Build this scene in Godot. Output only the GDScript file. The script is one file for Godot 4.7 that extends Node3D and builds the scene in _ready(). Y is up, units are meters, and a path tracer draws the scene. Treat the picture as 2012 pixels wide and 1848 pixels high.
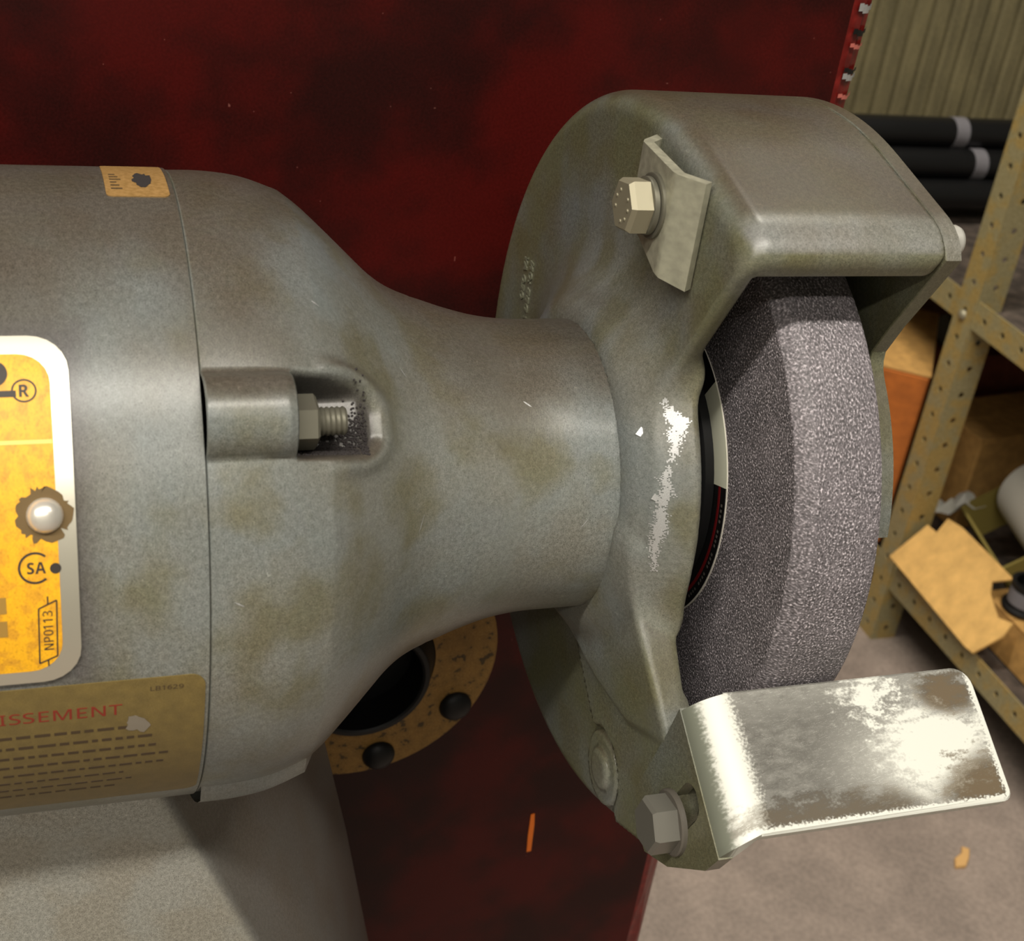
extends Node3D
# World: x along the motor shaft (to the right), y up, z towards the viewer; metres. Origin: shaft centre at the motor seam.

const FLOOR := -0.95
const RM := 0.0883                      # motor radius
var M := {}
var taken := {}
var nz := FastNoiseLite.new()
var nf := FastNoiseLite.new()

func _ready():
	# ---------------------------------------------------------------- camera
	var cam := Camera3D.new()
	cam.name = "camera"
	add_child(cam)
	cam.transform = Transform3D(Basis(Vector3(0.94624598, 0.12658493, 0.2976488), Vector3(0.04709772, 0.85650578, -0.51398411), Vector3(-0.32000056, 0.50037397, 0.80450328)), Vector3(-0.0374, 0.2186, 0.3548))
	cam.fov = 36.84
	cam.near = 0.02
	cam.far = 30.0
	var ca := CameraAttributesPhysical.new()
	ca.frustum_focal_length = 36.03
	ca.frustum_near = 0.02
	ca.frustum_far = 30.0
	ca.frustum_focus_distance = 0.43
	ca.exposure_aperture = 22.0
	cam.attributes = ca
	cam.current = true
	# ---------------------------------------------------------------- exposure, surroundings
	var we := WorldEnvironment.new()
	we.name = "environment"
	var env := Environment.new()
	env.background_mode = Environment.BG_COLOR
	env.background_color = Color(0.05, 0.05, 0.05)
	env.tonemap_mode = Environment.TONE_MAPPER_LINEAR
	env.tonemap_exposure = 0.87
	env.sdfgi_enabled = true
	env.ssao_enabled = true
	env.ssil_enabled = true
	we.environment = env
	add_child(we)
	# ---------------------------------------------------------------- lamps
	strip_light(Vector3(-0.55, 1.72, 0.92), 3.0, 8.6, "long white fluorescent strip light hanging above the bench grinder")
	strip_light(Vector3(-1.2, 1.72, 2.0), 3.4, 5.2, "added long white fluorescent strip light near the front wall, lighting the front faces")  # added lamp, fills the faces turned towards the viewer
	strip_light(Vector3(0.15, 1.72, -0.80), 1.8, 6.0, "added short white fluorescent strip light behind the red panel, brightening the storage shelf")  # unseen lamp added to brighten the cartons and cardboard on the shelf
	nz.seed = 7
	nz.frequency = 1.0
	nz.fractal_octaves = 4
	nf.seed = 21
	nf.frequency = 1.0
	nf.fractal_octaves = 2
	materials()
	room()
	panel()
	shelf()
	grinder()
	floor_bits()

# ====================================================================== naming
func numbered(called: String) -> String:
	var n: int = taken.get(called, 0)
	taken[called] = n + 1
	return called if n == 0 else "%s_%03d" % [called, n]

func thing(called, label, category, at := Vector3.ZERO, group := "") -> Node3D:
	var o := Node3D.new()
	o.name = numbered(called)
	add_child(o, true)
	o.position = at
	o.set_meta("label", label)
	o.set_meta("category", category)
	if group:
		o.set_meta("group", group)
	return o

func obj(called: String, mesh: Mesh, mat: Material, parent: Node = null, label := "") -> MeshInstance3D:
	var o := MeshInstance3D.new()
	o.name = called if parent else numbered(called)
	o.mesh = mesh
	o.material_override = mat
	(parent if parent else self).add_child(o, true)
	if label:
		o.set_meta("label", label)
	return o

func struct(called, mesh, mat, label, category := "") -> MeshInstance3D:
	var o := obj(called, mesh, mat)
	o.set_meta("kind", "structure")
	o.set_meta("label", label)
	if category:
		o.set_meta("category", category)
	return o

# ====================================================================== mesh building
class Soup:
	var v := PackedVector3Array()
	var c := PackedColorArray()
	var uv := PackedVector2Array()
	var xf := Transform3D.IDENTITY
	func tri(a: Vector3, b: Vector3, d: Vector3):            # counter-clockwise seen from outside
		v.append(xf * a); v.append(xf * b); v.append(xf * d)
	func quad(a, b, d, e):
		tri(a, b, d); tri(a, d, e)
	func otri(a: Vector3, b: Vector3, d: Vector3, o: Vector3):
		if (b - a).cross(d - a).dot((a + b + d) / 3.0 - o) < 0.0: tri(a, d, b)
		else: tri(a, b, d)
	func oquad(a, b, d, e, o):
		otri(a, b, d, o); otri(a, d, e, o)
	func box(p: Vector3, s: Vector3, w := 0.0):              # chamfered box, p its centre
		var h := s * 0.5
		w = minf(w, minf(h.x, minf(h.y, h.z)) * 0.9)
		var k := [-1.0, 1.0]
		for ax in 3:
			for sg in k:
				var q := []
				for ab in [[-1, -1], [1, -1], [1, 1], [-1, 1]]:
					var t := Vector3.ZERO
					t[ax] = sg * h[ax]
					t[(ax + 1) % 3] = ab[0] * (h[(ax + 1) % 3] - w)
					t[(ax + 2) % 3] = ab[1] * (h[(ax + 2) % 3] - w)
					q.append(p + t)
				oquad(q[0], q[1], q[2], q[3], p)
		if w <= 0.0: return
		for ax in 3:
			var a2 := (ax + 1) % 3
			var a3 := (ax + 2) % 3
			for s2 in k:
				for s3 in k:
					var e := []
					for r in [[-1, 0], [1, 0], [1, 1], [-1, 1]]:
						var t := Vector3.ZERO
						t[ax] = r[0] * (h[ax] - w)
						t[a2] = s2 * (h[a2] - (w if r[1] else 0.0))
						t[a3] = s3 * (h[a3] - (0.0 if r[1] else w))
						e.append(p + t)
					oquad(e[0], e[1], e[2], e[3], p)
		for sx in k:
			for sy in k:
				for sz in k:
					var g := Vector3(sx, sy, sz)
					otri(p + g * Vector3(h.x, h.y - w, h.z - w), p + g * Vector3(h.x - w, h.y, h.z - w), p + g * Vector3(h.x - w, h.y - w, h.z), p)
	func lathe(prof: Array, seg := 48, a0 := 0.0, a1 := TAU):  # prof: [radius, height along local y], listed upwards on the outside
		for i in prof.size() - 1:
			for j in seg:
				var t0 := a0 + (a1 - a0) * j / seg
				var t1 := a0 + (a1 - a0) * (j + 1) / seg
				var d0 := Vector3(cos(t0), 0, -sin(t0))
				var d1 := Vector3(cos(t1), 0, -sin(t1))
				var p: Array = prof[i]
				var q: Array = prof[i + 1]
				var u := Vector3.UP
				var A: Vector3 = d0 * p[0] + u * p[1]
				var B: Vector3 = d1 * p[0] + u * p[1]
				var C: Vector3 = d1 * q[0] + u * q[1]
				var D: Vector3 = d0 * q[0] + u * q[1]
				if p[0] > 0.0: tri(A, B, C)
				if q[0] > 0.0: tri(A, C, D)
	func extrude(poly: PackedVector2Array, z0: float, z1: float, w := 0.0, back := true):  # outline in local x, y; chamfer w on the z1 side
		if Geometry2D.is_polygon_clockwise(poly): poly.reverse()
		# Godot counts clockwise with y down; make the order counter-clockwise with y up
		var area := 0.0
		for i in poly.size():
			area += poly[i].cross(poly[(i + 1) % poly.size()])
		if area < 0.0: poly.reverse()
		var n := poly.size()
		var top := PackedVector2Array()
		for i in n:
			var e0 := (poly[i] - poly[(i + n - 1) % n]).normalized()
			var e1 := (poly[(i + 1) % n] - poly[i]).normalized()
			var m := (Vector2(-e0.y, e0.x) + Vector2(-e1.y, e1.x))
			m = m / maxf(0.3, m.length_squared() * 0.5)
			top.append(poly[i] + m * w)
		for i in n:
			var j := (i + 1) % n
			var a := Vector3(poly[i].x, poly[i].y, z0)
			var b := Vector3(poly[j].x, poly[j].y, z0)
			quad(a, b, Vector3(b.x, b.y, z1 - w), Vector3(a.x, a.y, z1 - w))
			if w > 0.0:
				quad(Vector3(a.x, a.y, z1 - w), Vector3(b.x, b.y, z1 - w), Vector3(top[j].x, top[j].y, z1), Vector3(top[i].x, top[i].y, z1))
		var t := Geometry2D.triangulate_polygon(top)
		for i in range(0, t.size(), 3):
			var p := top[t[i]]
			var q := top[t[i + 1]]
			var r := top[t[i + 2]]
			if (q - p).cross(r - p) < 0.0:
				var s := q; q = r; r = s
			tri(Vector3(p.x, p.y, z1), Vector3(q.x, q.y, z1), Vector3(r.x, r.y, z1))
			if back:
				p = poly[t[i]]; q = poly[t[i + 1]]; r = poly[t[i + 2]]
				if (q - p).cross(r - p) < 0.0:
					var s := q; q = r; r = s
				tri(Vector3(p.x, p.y, z0), Vector3(r.x, r.y, z0), Vector3(q.x, q.y, z0))
	func tube(path: Array, rad: float, seg := 10):
		var ref := Vector3(0.12, 0.98, 0.17)
		var rings := []
		for i in path.size():
			var d: Vector3 = (path[mini(i + 1, path.size() - 1)] - path[maxi(i - 1, 0)]).normalized()
			var a := d.cross(ref).normalized()
			var b := d.cross(a)
			var ring := []
			for j in seg:
				var t := TAU * j / seg
				ring.append(path[i] + (a * cos(t) + b * sin(t)) * rad)
			rings.append(ring)
		for i in rings.size() - 1:
			for j in seg:
				var k := (j + 1) % seg
				oquad(rings[i][j], rings[i][k], rings[i + 1][k], rings[i + 1][j], (path[i] + path[i + 1]) * 0.5)
		for e in [0, rings.size() - 1]:
			var inward: Vector3 = path[1 if e == 0 else e - 1]
			for j in seg:
				otri(path[e], rings[e][j], rings[e][(j + 1) % seg], inward)
	func commit(crease := 35.0, paint = null, map = null) -> ArrayMesh:
		var n := v.size() / 3
		var fn := PackedVector3Array()
		fn.resize(n)
		var at := {}
		var keys := []
		keys.resize(v.size())
		for i in n:
			fn[i] = (v[i * 3 + 1] - v[i * 3]).cross(v[i * 3 + 2] - v[i * 3])
			for k in 3:
				var key := Vector3i((v[i * 3 + k] * 200000.0).round())
				keys[i * 3 + k] = key
				if at.has(key): at[key].append(i)
				else: at[key] = [i]
		var lim := cos(deg_to_rad(crease))
		var no := PackedVector3Array()
		no.resize(v.size())
		var unit := PackedVector3Array()
		unit.resize(n)
		for i in n: unit[i] = fn[i].normalized()
		for i in v.size():
			var me := unit[i / 3]
			var s := Vector3.ZERO
			for j in at[keys[i]]:
				if unit[j].dot(me) >= lim: s += fn[j]
			no[i] = s.normalized() if s.length_squared() > 0.0 else me
		var vv := v.duplicate()
		for i in n:
			var t := vv[i * 3 + 1]; vv[i * 3 + 1] = vv[i * 3 + 2]; vv[i * 3 + 2] = t
			t = no[i * 3 + 1]; no[i * 3 + 1] = no[i * 3 + 2]; no[i * 3 + 2] = t
		var arr := []
		arr.resize(Mesh.ARRAY_MAX)
		arr[Mesh.ARRAY_VERTEX] = vv
		arr[Mesh.ARRAY_NORMAL] = no
		if paint:
			var col := PackedColorArray()
			col.resize(vv.size())
			for i in vv.size(): col[i] = paint.call(vv[i], no[i])
			arr[Mesh.ARRAY_COLOR] = col
		if map:
			var us := PackedVector2Array()
			us.resize(vv.size())
			for i in vv.size(): us[i] = map.call(vv[i])
			arr[Mesh.ARRAY_TEX_UV] = us
		var m := ArrayMesh.new()
		m.add_surface_from_arrays(Mesh.PRIMITIVE_TRIANGLES, arr)
		return m

func along(dir: Vector3, at: Vector3, ref := Vector3.UP) -> Transform3D:   # local y runs along dir
	var y := dir.normalized()
	var x := ref.cross(y)
	if x.length() < 0.01: x = Vector3.RIGHT.cross(y)
	x = x.normalized()
	return Transform3D(Basis(x, y, x.cross(y)), at)

func facing(n: Vector3, up: Vector3, at: Vector3) -> Transform3D:          # local z runs along n, local y near up
	var z := n.normalized()
	var x := up.cross(z).normalized()
	return Transform3D(Basis(x, z.cross(x), z), at)

# indexed grid -> mesh with smooth normals
func grid_mesh(pts: PackedVector3Array, nu: int, nv: int, paint = null, flip := false) -> ArrayMesh:
	var idx := PackedInt32Array()
	var no := PackedVector3Array()
	no.resize(pts.size())
	for i in nu - 1:
		for j in nv - 1:
			var a := i * nv + j
			var b := a + nv
			var q := [a, b, b + 1, a, b + 1, a + 1]
			if flip: q = [a, b + 1, b, a, a + 1, b + 1]
			for k in [0, 3]:
				var f := (pts[q[k + 1]] - pts[q[k]]).cross(pts[q[k + 2]] - pts[q[k]])
				for t in 3: no[q[k + t]] += f
				idx.append(q[k]); idx.append(q[k + 2]); idx.append(q[k + 1])
	var col := PackedColorArray()
	for i in pts.size():
		no[i] = no[i].normalized()
		if paint: col.append(paint.call(pts[i], no[i]))
	var arr := []
	arr.resize(Mesh.ARRAY_MAX)
	arr[Mesh.ARRAY_VERTEX] = pts
	arr[Mesh.ARRAY_NORMAL] = no
	arr[Mesh.ARRAY_INDEX] = idx
	if paint: arr[Mesh.ARRAY_COLOR] = col
	var m := ArrayMesh.new()
	m.add_surface_from_arrays(Mesh.PRIMITIVE_TRIANGLES, arr)
	return m

# surface nets of a distance field
func nets(f: Callable, lo: Vector3, hi: Vector3, h: float, paint = null) -> ArrayMesh:
	var B := 6
	var nb := Vector3i(((hi - lo) / (h * B)).ceil())
	var nx := nb.x * B + 1
	var ny := nb.y * B + 1
	var nzz := nb.z * B + 1
	var F := PackedFloat32Array()
	F.resize(nx * ny * nzz)
	F.fill(1e9)
	var blocks := []
	var rad := h * B * 0.5 * 1.7321 * 1.15
	for bx in nb.x:
		for by in nb.y:
			for bz in nb.z:
				var cen := lo + Vector3(bx + 0.5, by + 0.5, bz + 0.5) * h * B
				if absf(f.call(cen)) > rad: continue
				blocks.append(Vector3i(bx, by, bz))
				for i in B + 1:
					for j in B + 1:
						var at := ((bx * B + i) * ny + by * B + j) * nzz + bz * B
						for k in B + 1:
							if F[at + k] > 1e8:
								F[at + k] = f.call(lo + Vector3(bx * B + i, by * B + j, bz * B + k) * h)
	var id := {}
	var pts := PackedVector3Array()
	var sx := ny * nzz
	var off := [0, 1, nzz, nzz + 1, sx, sx + 1, sx + nzz, sx + nzz + 1]
	var cor := [Vector3(0, 0, 0), Vector3(0, 0, 1), Vector3(0, 1, 0), Vector3(0, 1, 1), Vector3(1, 0, 0), Vector3(1, 0, 1), Vector3(1, 1, 0), Vector3(1, 1, 1)]
	var eds := [[0, 1], [2, 3], [4, 5], [6, 7], [0, 2], [1, 3], [4, 6], [5, 7], [0, 4], [1, 5], [2, 6], [3, 7]]
	var cells := []
	for b in blocks:
		for i in B:
			for j in B:
				for k in B:
					var at: int = ((b.x * B + i) * ny + b.y * B + j) * nzz + b.z * B + k
					var neg := 0
					for o in off:
						if F[at + o] < 0.0: neg += 1
					if neg == 0 or neg == 8: continue
					var s := Vector3.ZERO
					var n := 0
					for e in eds:
						var a: float = F[at + off[e[0]]]
						var c: float = F[at + off[e[1]]]
						if (a < 0.0) != (c < 0.0):
							var t := a / (a - c)
							s += cor[e[0]].lerp(cor[e[1]], t)
							n += 1
					id[at] = pts.size()
					cells.append(at)
					pts.append(lo + (Vector3(b.x * B + i, b.y * B + j, b.z * B + k) + s / n) * h)
	var no := PackedVector3Array()
	var col := PackedColorArray()
	var e := h * 0.5
	for i in pts.size():
		var p := pts[i]
		var d: float = f.call(p)
		var g := Vector3(f.call(p + Vector3(e, 0, 0)) - d, f.call(p + Vector3(0, e, 0)) - d, f.call(p + Vector3(0, 0, e)) - d) / e
		var l := g.length()
		if l > 0.2:
			pts[i] = p - g / l * clampf(d / l, -0.5 * h, 0.5 * h)
		no.append(g.normalized())
		if paint: col.append(paint.call(pts[i], no[i]))
	var idx := PackedInt32Array()
	for at in cells:
		for ax in 3:
			var d0: int = [sx, nzz, 1][ax]
			var d1: int = [nzz, 1, sx][ax]
			var d2: int = [1, sx, nzz][ax]
			if F[at] > 1e8 or F[at + d0] > 1e8: continue
			var ins: bool = F[at] < 0.0
			if ins == (F[at + d0] < 0.0): continue
			if not (id.has(at - d1) and id.has(at - d2) and id.has(at - d1 - d2)): continue
			var a: int = id[at]; var b2: int = id[at - d1]; var c2: int = id[at - d1 - d2]; var d3: int = id[at - d2]
			if ins: idx.append_array([a, c2, b2, a, d3, c2])
			else: idx.append_array([a, b2, c2, a, c2, d3])
	var arr := []
	arr.resize(Mesh.ARRAY_MAX)
	arr[Mesh.ARRAY_VERTEX] = pts
	arr[Mesh.ARRAY_NORMAL] = no
	arr[Mesh.ARRAY_INDEX] = idx
	if paint: arr[Mesh.ARRAY_COLOR] = col
	var m := ArrayMesh.new()
	m.add_surface_from_arrays(Mesh.PRIMITIVE_TRIANGLES, arr)
	return m

func smin(a: float, b: float, k: float) -> float:
	var h := maxf(k - absf(a - b), 0.0) / k
	return minf(a, b) - h * h * k * 0.25
func smax(a: float, b: float, k: float) -> float:
	return -smin(-a, -b, k)

# ====================================================================== textures and materials
func picture(w: int, h: int, fn: Callable) -> ImageTexture:
	var b := PackedByteArray()
	b.resize(w * h * 3)
	var i := 0
	for y in h:
		for x in w:
			var c: Color = fn.call(x, y, y * w + x)
			b[i] = clampi(int(c.r * 255.0), 0, 255); b[i + 1] = clampi(int(c.g * 255.0), 0, 255); b[i + 2] = clampi(int(c.b * 255.0), 0, 255)
			i += 3
	return ImageTexture.create_from_image(Image.create_from_data(w, h, false, Image.FORMAT_RGB8, b))

func noise_bytes(n: int, freq: float, sd: int, oct := 4, type := FastNoiseLite.TYPE_SIMPLEX_SMOOTH) -> PackedByteArray:
	var f := FastNoiseLite.new()
	f.noise_type = type
	f.seed = sd
	f.frequency = freq
	f.fractal_octaves = oct
	var im := f.get_seamless_image(n, n)
	im.convert(Image.FORMAT_L8)
	return im.get_data()

func mat(c: Color, rough := 0.6, metal := 0.0) -> StandardMaterial3D:
	var m := StandardMaterial3D.new()
	m.albedo_color = c
	m.roughness = rough
	m.metallic = metal
	return m

func tri_mat(tex: Texture2D, size: float, rough := 0.6, metal := 0.0) -> StandardMaterial3D:
	var m := mat(Color.WHITE, rough, metal)
	m.albedo_texture = tex
	m.uv1_triplanar = true
	m.uv1_world_triplanar = true
	m.uv1_scale = Vector3.ONE / size
	return m

func materials():
	var N := 1024
	var lo := noise_bytes(N, 0.004, 1)
	var mid := noise_bytes(N, 0.015, 2)
	var fine := noise_bytes(N, 0.09, 3, 3)
	var grain := noise_bytes(N, 0.33, 4, 2)
	var spk := noise_bytes(N, 0.22, 5, 1, FastNoiseLite.TYPE_VALUE)
	# painted castings: grey green paint, brown grime, fine dust grain, white flecks (16 cm a tile)
	var paint_tex := picture(N, N, func(_x, _y, i):
		var a := smoothstep(85.0, 170.0, float(lo[i]) * 0.8 + float(mid[i]) * 0.2)
		var c := Color(0.74, 0.75, 0.735).lerp(Color(0.70, 0.675, 0.62), a * 0.5)
		var g := (float(grain[i]) - 128.0) / 128.0 * 0.17 + (float(fine[i]) - 128.0) / 128.0 * 0.10
		c = Color(c.r + g, c.g + g, c.b + g)
		if spk[i] > 247: c = c.lerp(Color(1, 1, 0.97), 0.8)
		if grain[i] < 42: c = c * 0.72
		return c)
	M.paint = tri_mat(paint_tex, 0.16, 0.33)
	M.paint.vertex_color_use_as_albedo = true
	# abrasive wheel
	var wheel_tex := picture(N, N, func(_x, _y, i):
		var g := float(grain[i]) / 255.0
		var v := 0.40 + (g - 0.5) * 0.62 + (float(mid[i]) - 128.0) / 128.0 * 0.05
		var c := Color(v * 1.02, v * 0.965, v)
		if grain[i] > 182: c = Color(0.90, 0.86, 0.89)
		if fine[i] > 196: c = c * 0.75
		return c)
	M.wheel = tri_mat(wheel_tex, 0.26, 0.62)
	M.wheel.heightmap_enabled = true
	M.wheel.heightmap_texture = gray_tex(N, grain)
	M.wheel.heightmap_scale = 0.035
	# red paint with dark oily stains
	var red_tex := picture(N, N, func(_x, _y, i):
		var a := smoothstep(60.0, 190.0, float(lo[i]) * 0.75 + float(mid[i]) * 0.25)
		var c := Color(0.15, 0.042, 0.035).lerp(Color(0.26, 0.046, 0.036), a)
		var g := (float(grain[i]) - 128.0) / 128.0 * 0.035
		c = Color(c.r + g, c.g + g * 0.4, c.b + g * 0.4)
		if spk[i] > 252: c = c.lerp(Color(0.75, 0.6, 0.55), 0.4)
		return c)
	M.red = tri_mat(red_tex, 0.42, 0.42)
	M.red.metallic_specular = 0.3
	M.red_edge = tri_mat(picture(256, 256, func(x, y, _i):
		var k: int = ((y * 4) % N) * N + (x * 4) % N
		var a := float(mid[k]) / 255.0
		return Color(0.33, 0.06, 0.05).lerp(Color(0.56, 0.16, 0.14), a * a)), 0.12, 0.3)
	# concrete
	var con_tex := picture(N, N, func(_x, _y, i):
		var a := float(lo[i]) / 255.0 * 0.6 + float(mid[i]) / 255.0 * 0.4
		var v := 0.45 + a * 0.15 + (float(fine[i]) - 128.0) / 128.0 * 0.05 + (float(grain[i]) - 128.0) / 128.0 * 0.05
		return Color(v * 1.04, v * 0.94, v * 0.87))
	M.floor = tri_mat(con_tex, 0.8, 0.7)
	# corrugated sheet, olive grey and streaked
	var wall_tex := picture(512, 512, func(x, y, _i):
		var k: int = ((y / 2) % N) * N + (x * 2) % N
		var v := 0.40 + float(mid[k]) / 255.0 * 0.16 + (float(fine[(y * 2 % N) * N + x * 2 % N]) - 128.0) / 128.0 * 0.05
		return Color(v * 1.02, v * 0.94, v * 0.68))
	M.wall = tri_mat(wall_tex, 0.7, 0.75)
	M.plaster = mat(Color(0.55, 0.55, 0.52), 0.9)
	# cardboard, with the tone given per carton
	var card_tex := picture(512, 512, func(x, y, _i):
		var k: int = (y * 2 % N) * N + x * 2 % N
		var v := 0.86 + (float(mid[k]) - 128.0) / 128.0 * 0.10 + (float(fine[k]) - 128.0) / 128.0 * 0.05
		return Color(v, v, v))
	for it in {"tan": Color(0.83, 0.66, 0.38), "pale": Color(0.93, 0.75, 0.46), "orange": Color(0.78, 0.45, 0.17), "brown": Color(0.42, 0.22, 0.11)}:
		var cols := {"tan": Color(0.86, 0.66, 0.37), "pale": Color(0.98, 0.78, 0.46), "orange": Color(0.82, 0.46, 0.17), "brown": Color(0.48, 0.22, 0.12)}
		M["card_" + it] = tri_mat(card_tex, 0.35, 0.85)
		M["card_" + it].albedo_color = cols[it]
	# yellow brown painted steel of the shelf
	M.shelf_steel = tri_mat(picture(512, 512, func(x, y, _i):
		var k: int = (y * 2 % N) * N + x * 2 % N
		var a := smoothstep(90.0, 160.0, float(lo[k]) * 0.4 + float(mid[k]) * 0.6)
		var c := Color(0.57, 0.53, 0.39).lerp(Color(0.62, 0.53, 0.32), a)
		var g := (float(fine[k]) - 128.0) / 128.0 * 0.07
		return Color(c.r + g, c.g + g, c.b + g)), 0.5, 0.5)
	M.deck = tri_mat(picture(512, 512, func(x, y, _i):
		var k: int = (y * 2 % N) * N + x * 2 % N
		var v := 0.28 + (float(mid[k]) - 128.0) / 128.0 * 0.10 + (float(fine[k]) - 128.0) / 128.0 * 0.04
		return Color(v * 1.06, v * 0.92, v * 0.82)), 0.5, 0.7)
	M.tan_flange = tri_mat(picture(512, 512, func(x, y, _i):
		var k: int = (y * 2 % N) * N + x * 2 % N
		var a := float(mid[k]) / 255.0
		var c := Color(0.47, 0.35, 0.16).lerp(Color(0.58, 0.43, 0.20), a)
		var g := (float(fine[k]) - 128.0) / 128.0 * 0.06
		if mid[k] < 62: c = c * 0.55
		return Color(c.r + g, c.g + g, c.b + g)), 0.12, 0.7)
	# tool rest: worn bright steel, its white reflections painted in, with dark oxide and brown grime (own map, 81 x 43 mm)
	var RW := 768
	var RH := 408
	var rest := func(x, y, rough: bool):
		var u := float(x) / RW
		var w := float(y) / RH
		var k: int = (y * 2 % N) * N + x % N
		var n := (float(mid[k]) - 128.0) / 128.0
		var n2 := (float(fine[(y % N) * N + x % N]) - 128.0) / 128.0
		var sc := (float(fine[((y * 5 + x) % N) * N + (x / 3) % N]) - 128.0) / 128.0
		var b := 0.20
		var wob := n * 0.10 + n2 * 0.05
		b += 0.75 * smoothstep(0.16, 0.02, absf(u - 0.60 + (w - 0.1) * 0.05) + absf(w - 0.12) * 0.5 + wob)      # bright spot by the wheel, glare painted in
		b += 0.8 * smoothstep(0.30, 0.05, Vector2((u - 0.83), (w - 0.52) * 0.55 - 0.02).length() + wob * 1.1)
		b += 0.4 * smoothstep(0.35, 0.1, Vector2((u - 0.70), (w - 0.62) * 0.6).length() + wob)
		b += 0.18 * smoothstep(0.3, 0.0, w + wob)
		b += n * 0.16 + n2 * 0.07
		var edge := minf(minf(1.0 - u, (1.0 - w) * 0.53), 1.0)
		b = maxf(b, 1.05 * smoothstep(0.040, 0.018, edge + n2 * 0.012))
		b = maxf(b, 1.05 * smoothstep(0.165, 0.105, u + n2 * 0.022 - w * 0.015))
		if sc > 0.48: b += 0.25
		var br := maxf(smoothstep(0.20, 0.06, Vector2(u - 0.90, (w - 0.88) * 0.5).length() + wob * 0.7), smoothstep(0.14, 0.03, Vector2((u - 0.88), (w - 0.19) * 0.6).length() + wob * 0.5))
		br = maxf(br, 0.55 * smoothstep(0.12, 0.0, absf(w - 0.93) * 0.6 + maxf(0.0, u - 0.6) * 0.8 + wob * 0.5))
		br *= 1.0 - smoothstep(0.040, 0.018, edge + n2 * 0.012)
		b = clampf(b - br * 0.75, 0.0, 1.0)
		if rough: return Color(b, clampf(0.62 - b * 0.06, 0.1, 1.0), 0.12 + 0.15 * b)
		var c := Color(0.31, 0.30, 0.28).lerp(Color(0.80, 0.80, 0.77), b)
		c = c.lerp(Color(0.36, 0.30, 0.21), br * (1.0 - b) * 0.9)
		return c.lerp(Color(0.47, 0.48, 0.43), smoothstep(0.046, 0.022, u + n2 * 0.010 + n * 0.006))
	M.rest = mat(Color.WHITE, 1.0, 1.0)
	M.rest.albedo_texture = picture(RW, RH, func(x, y, _i): return rest.call(x, y, false))
	var rm := picture(RW, RH, func(x, y, _i): return rest.call(x, y, true))
	M.rest.roughness_texture = rm
	M.rest.roughness_texture_channel = BaseMaterial3D.TEXTURE_CHANNEL_GREEN
	M.rest.metallic_texture = rm
	M.rest.metallic_texture_channel = BaseMaterial3D.TEXTURE_CHANNEL_BLUE
	M.rest.texture_repeat = false
	# plain ones
	M.yellow = tri_mat(picture(512, 512, func(x, y, _i):
		var k: int = (y * 2 % N) * N + x * 2 % N
		var a := smoothstep(70.0, 150.0, float(mid[k]))
		var c := Color(0.83, 0.59, 0.14).lerp(Color(0.93, 0.68, 0.10), a)
		var g := (float(fine[k]) - 128.0) / 128.0 * 0.06
		if fine[k] < 58: c = c * 0.82
		return Color(c.r + g, c.g + g, c.b + g * 0.5)), 0.07, 0.5)
	M.white_metal = mat(Color(0.84, 0.82, 0.76), 0.36, 0.8)
	M.brass_label = tri_mat(picture(512, 512, func(x, y, _i):
		var k: int = (y * 2 % N) * N + x * 2 % N
		var c := Color(0.40, 0.34, 0.19).lerp(Color(0.47, 0.40, 0.22), float(mid[k]) / 255.0)
		var g := (float(grain[k]) - 128.0) / 128.0 * 0.06
		return Color(c.r + g, c.g + g, c.b + g)), 0.08, 0.5)
	M.brass_tag = tri_mat(picture(256, 256, func(x, y, _i):
		var k: int = (y * 4 % N) * N + x * 4 % N
		var c := Color(0.52, 0.40, 0.22).lerp(Color(0.66, 0.52, 0.33), float(mid[k]) / 255.0)
		return c), 0.03, 0.45)
	M.ink = mat(Color(0.20, 0.17, 0.15), 0.6)
	M.ink_soft = mat(Color(0.27, 0.21, 0.13), 0.7)
	M.ink_red = mat(Color(0.50, 0.16, 0.10), 0.6)
	M.pale_line = mat(Color(0.98, 0.83, 0.42), 0.5)
	M.steel = mat(Color(0.60, 0.575, 0.49), 0.5, 0.45)
	M.steel_dull = mat(Color(0.47, 0.46, 0.41), 0.45, 0.6)
	M.clamp = tri_mat(picture(256, 256, func(x, y, _i):
		var k: int = (y * 4 % N) * N + x * 4 % N
		var v := 0.64 + (float(mid[k]) - 128.0) / 128.0 * 0.08
		return Color(v, v * 0.985, v * 0.87)), 0.06, 0.42, 0.3)
	M.bare = tri_mat(picture(256, 256, func(x, y, _i):
		var k: int = (y * 4 % N) * N + x * 4 % N
		var v := 0.72 + (float(fine[k]) - 128.0) / 128.0 * 0.25
		return Color(v, v, v)), 0.02, 0.35, 0.5)
	M.black = mat(Color(0.035, 0.034, 0.036), 0.45)
	M.black_pipe = mat(Color(0.05, 0.05, 0.055), 0.42)
	M.dark_steel = mat(Color(0.10, 0.10, 0.105), 0.5, 0.5)
	M.tape = mat(Color(0.46, 0.45, 0.47), 0.6)
	M.white_sector = mat(Color(0.86, 0.86, 0.78), 0.55)
	M.label_red = mat(Color(0.42, 0.03, 0.05), 0.5)
	M.label_black = mat(Color(0.06, 0.055, 0.055), 0.45)
	M.dust = mat(Color(0.17, 0.15, 0.15), 0.8)
	M.white_plastic = mat(Color(0.80, 0.79, 0.75), 0.45)
	M.olive_card = mat(Color(0.55, 0.49, 0.24), 0.75)
	M.wood = mat(Color(0.80, 0.63, 0.40), 0.8)
	M.orange_mark = mat(Color(0.85, 0.42, 0.08), 0.6)

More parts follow.
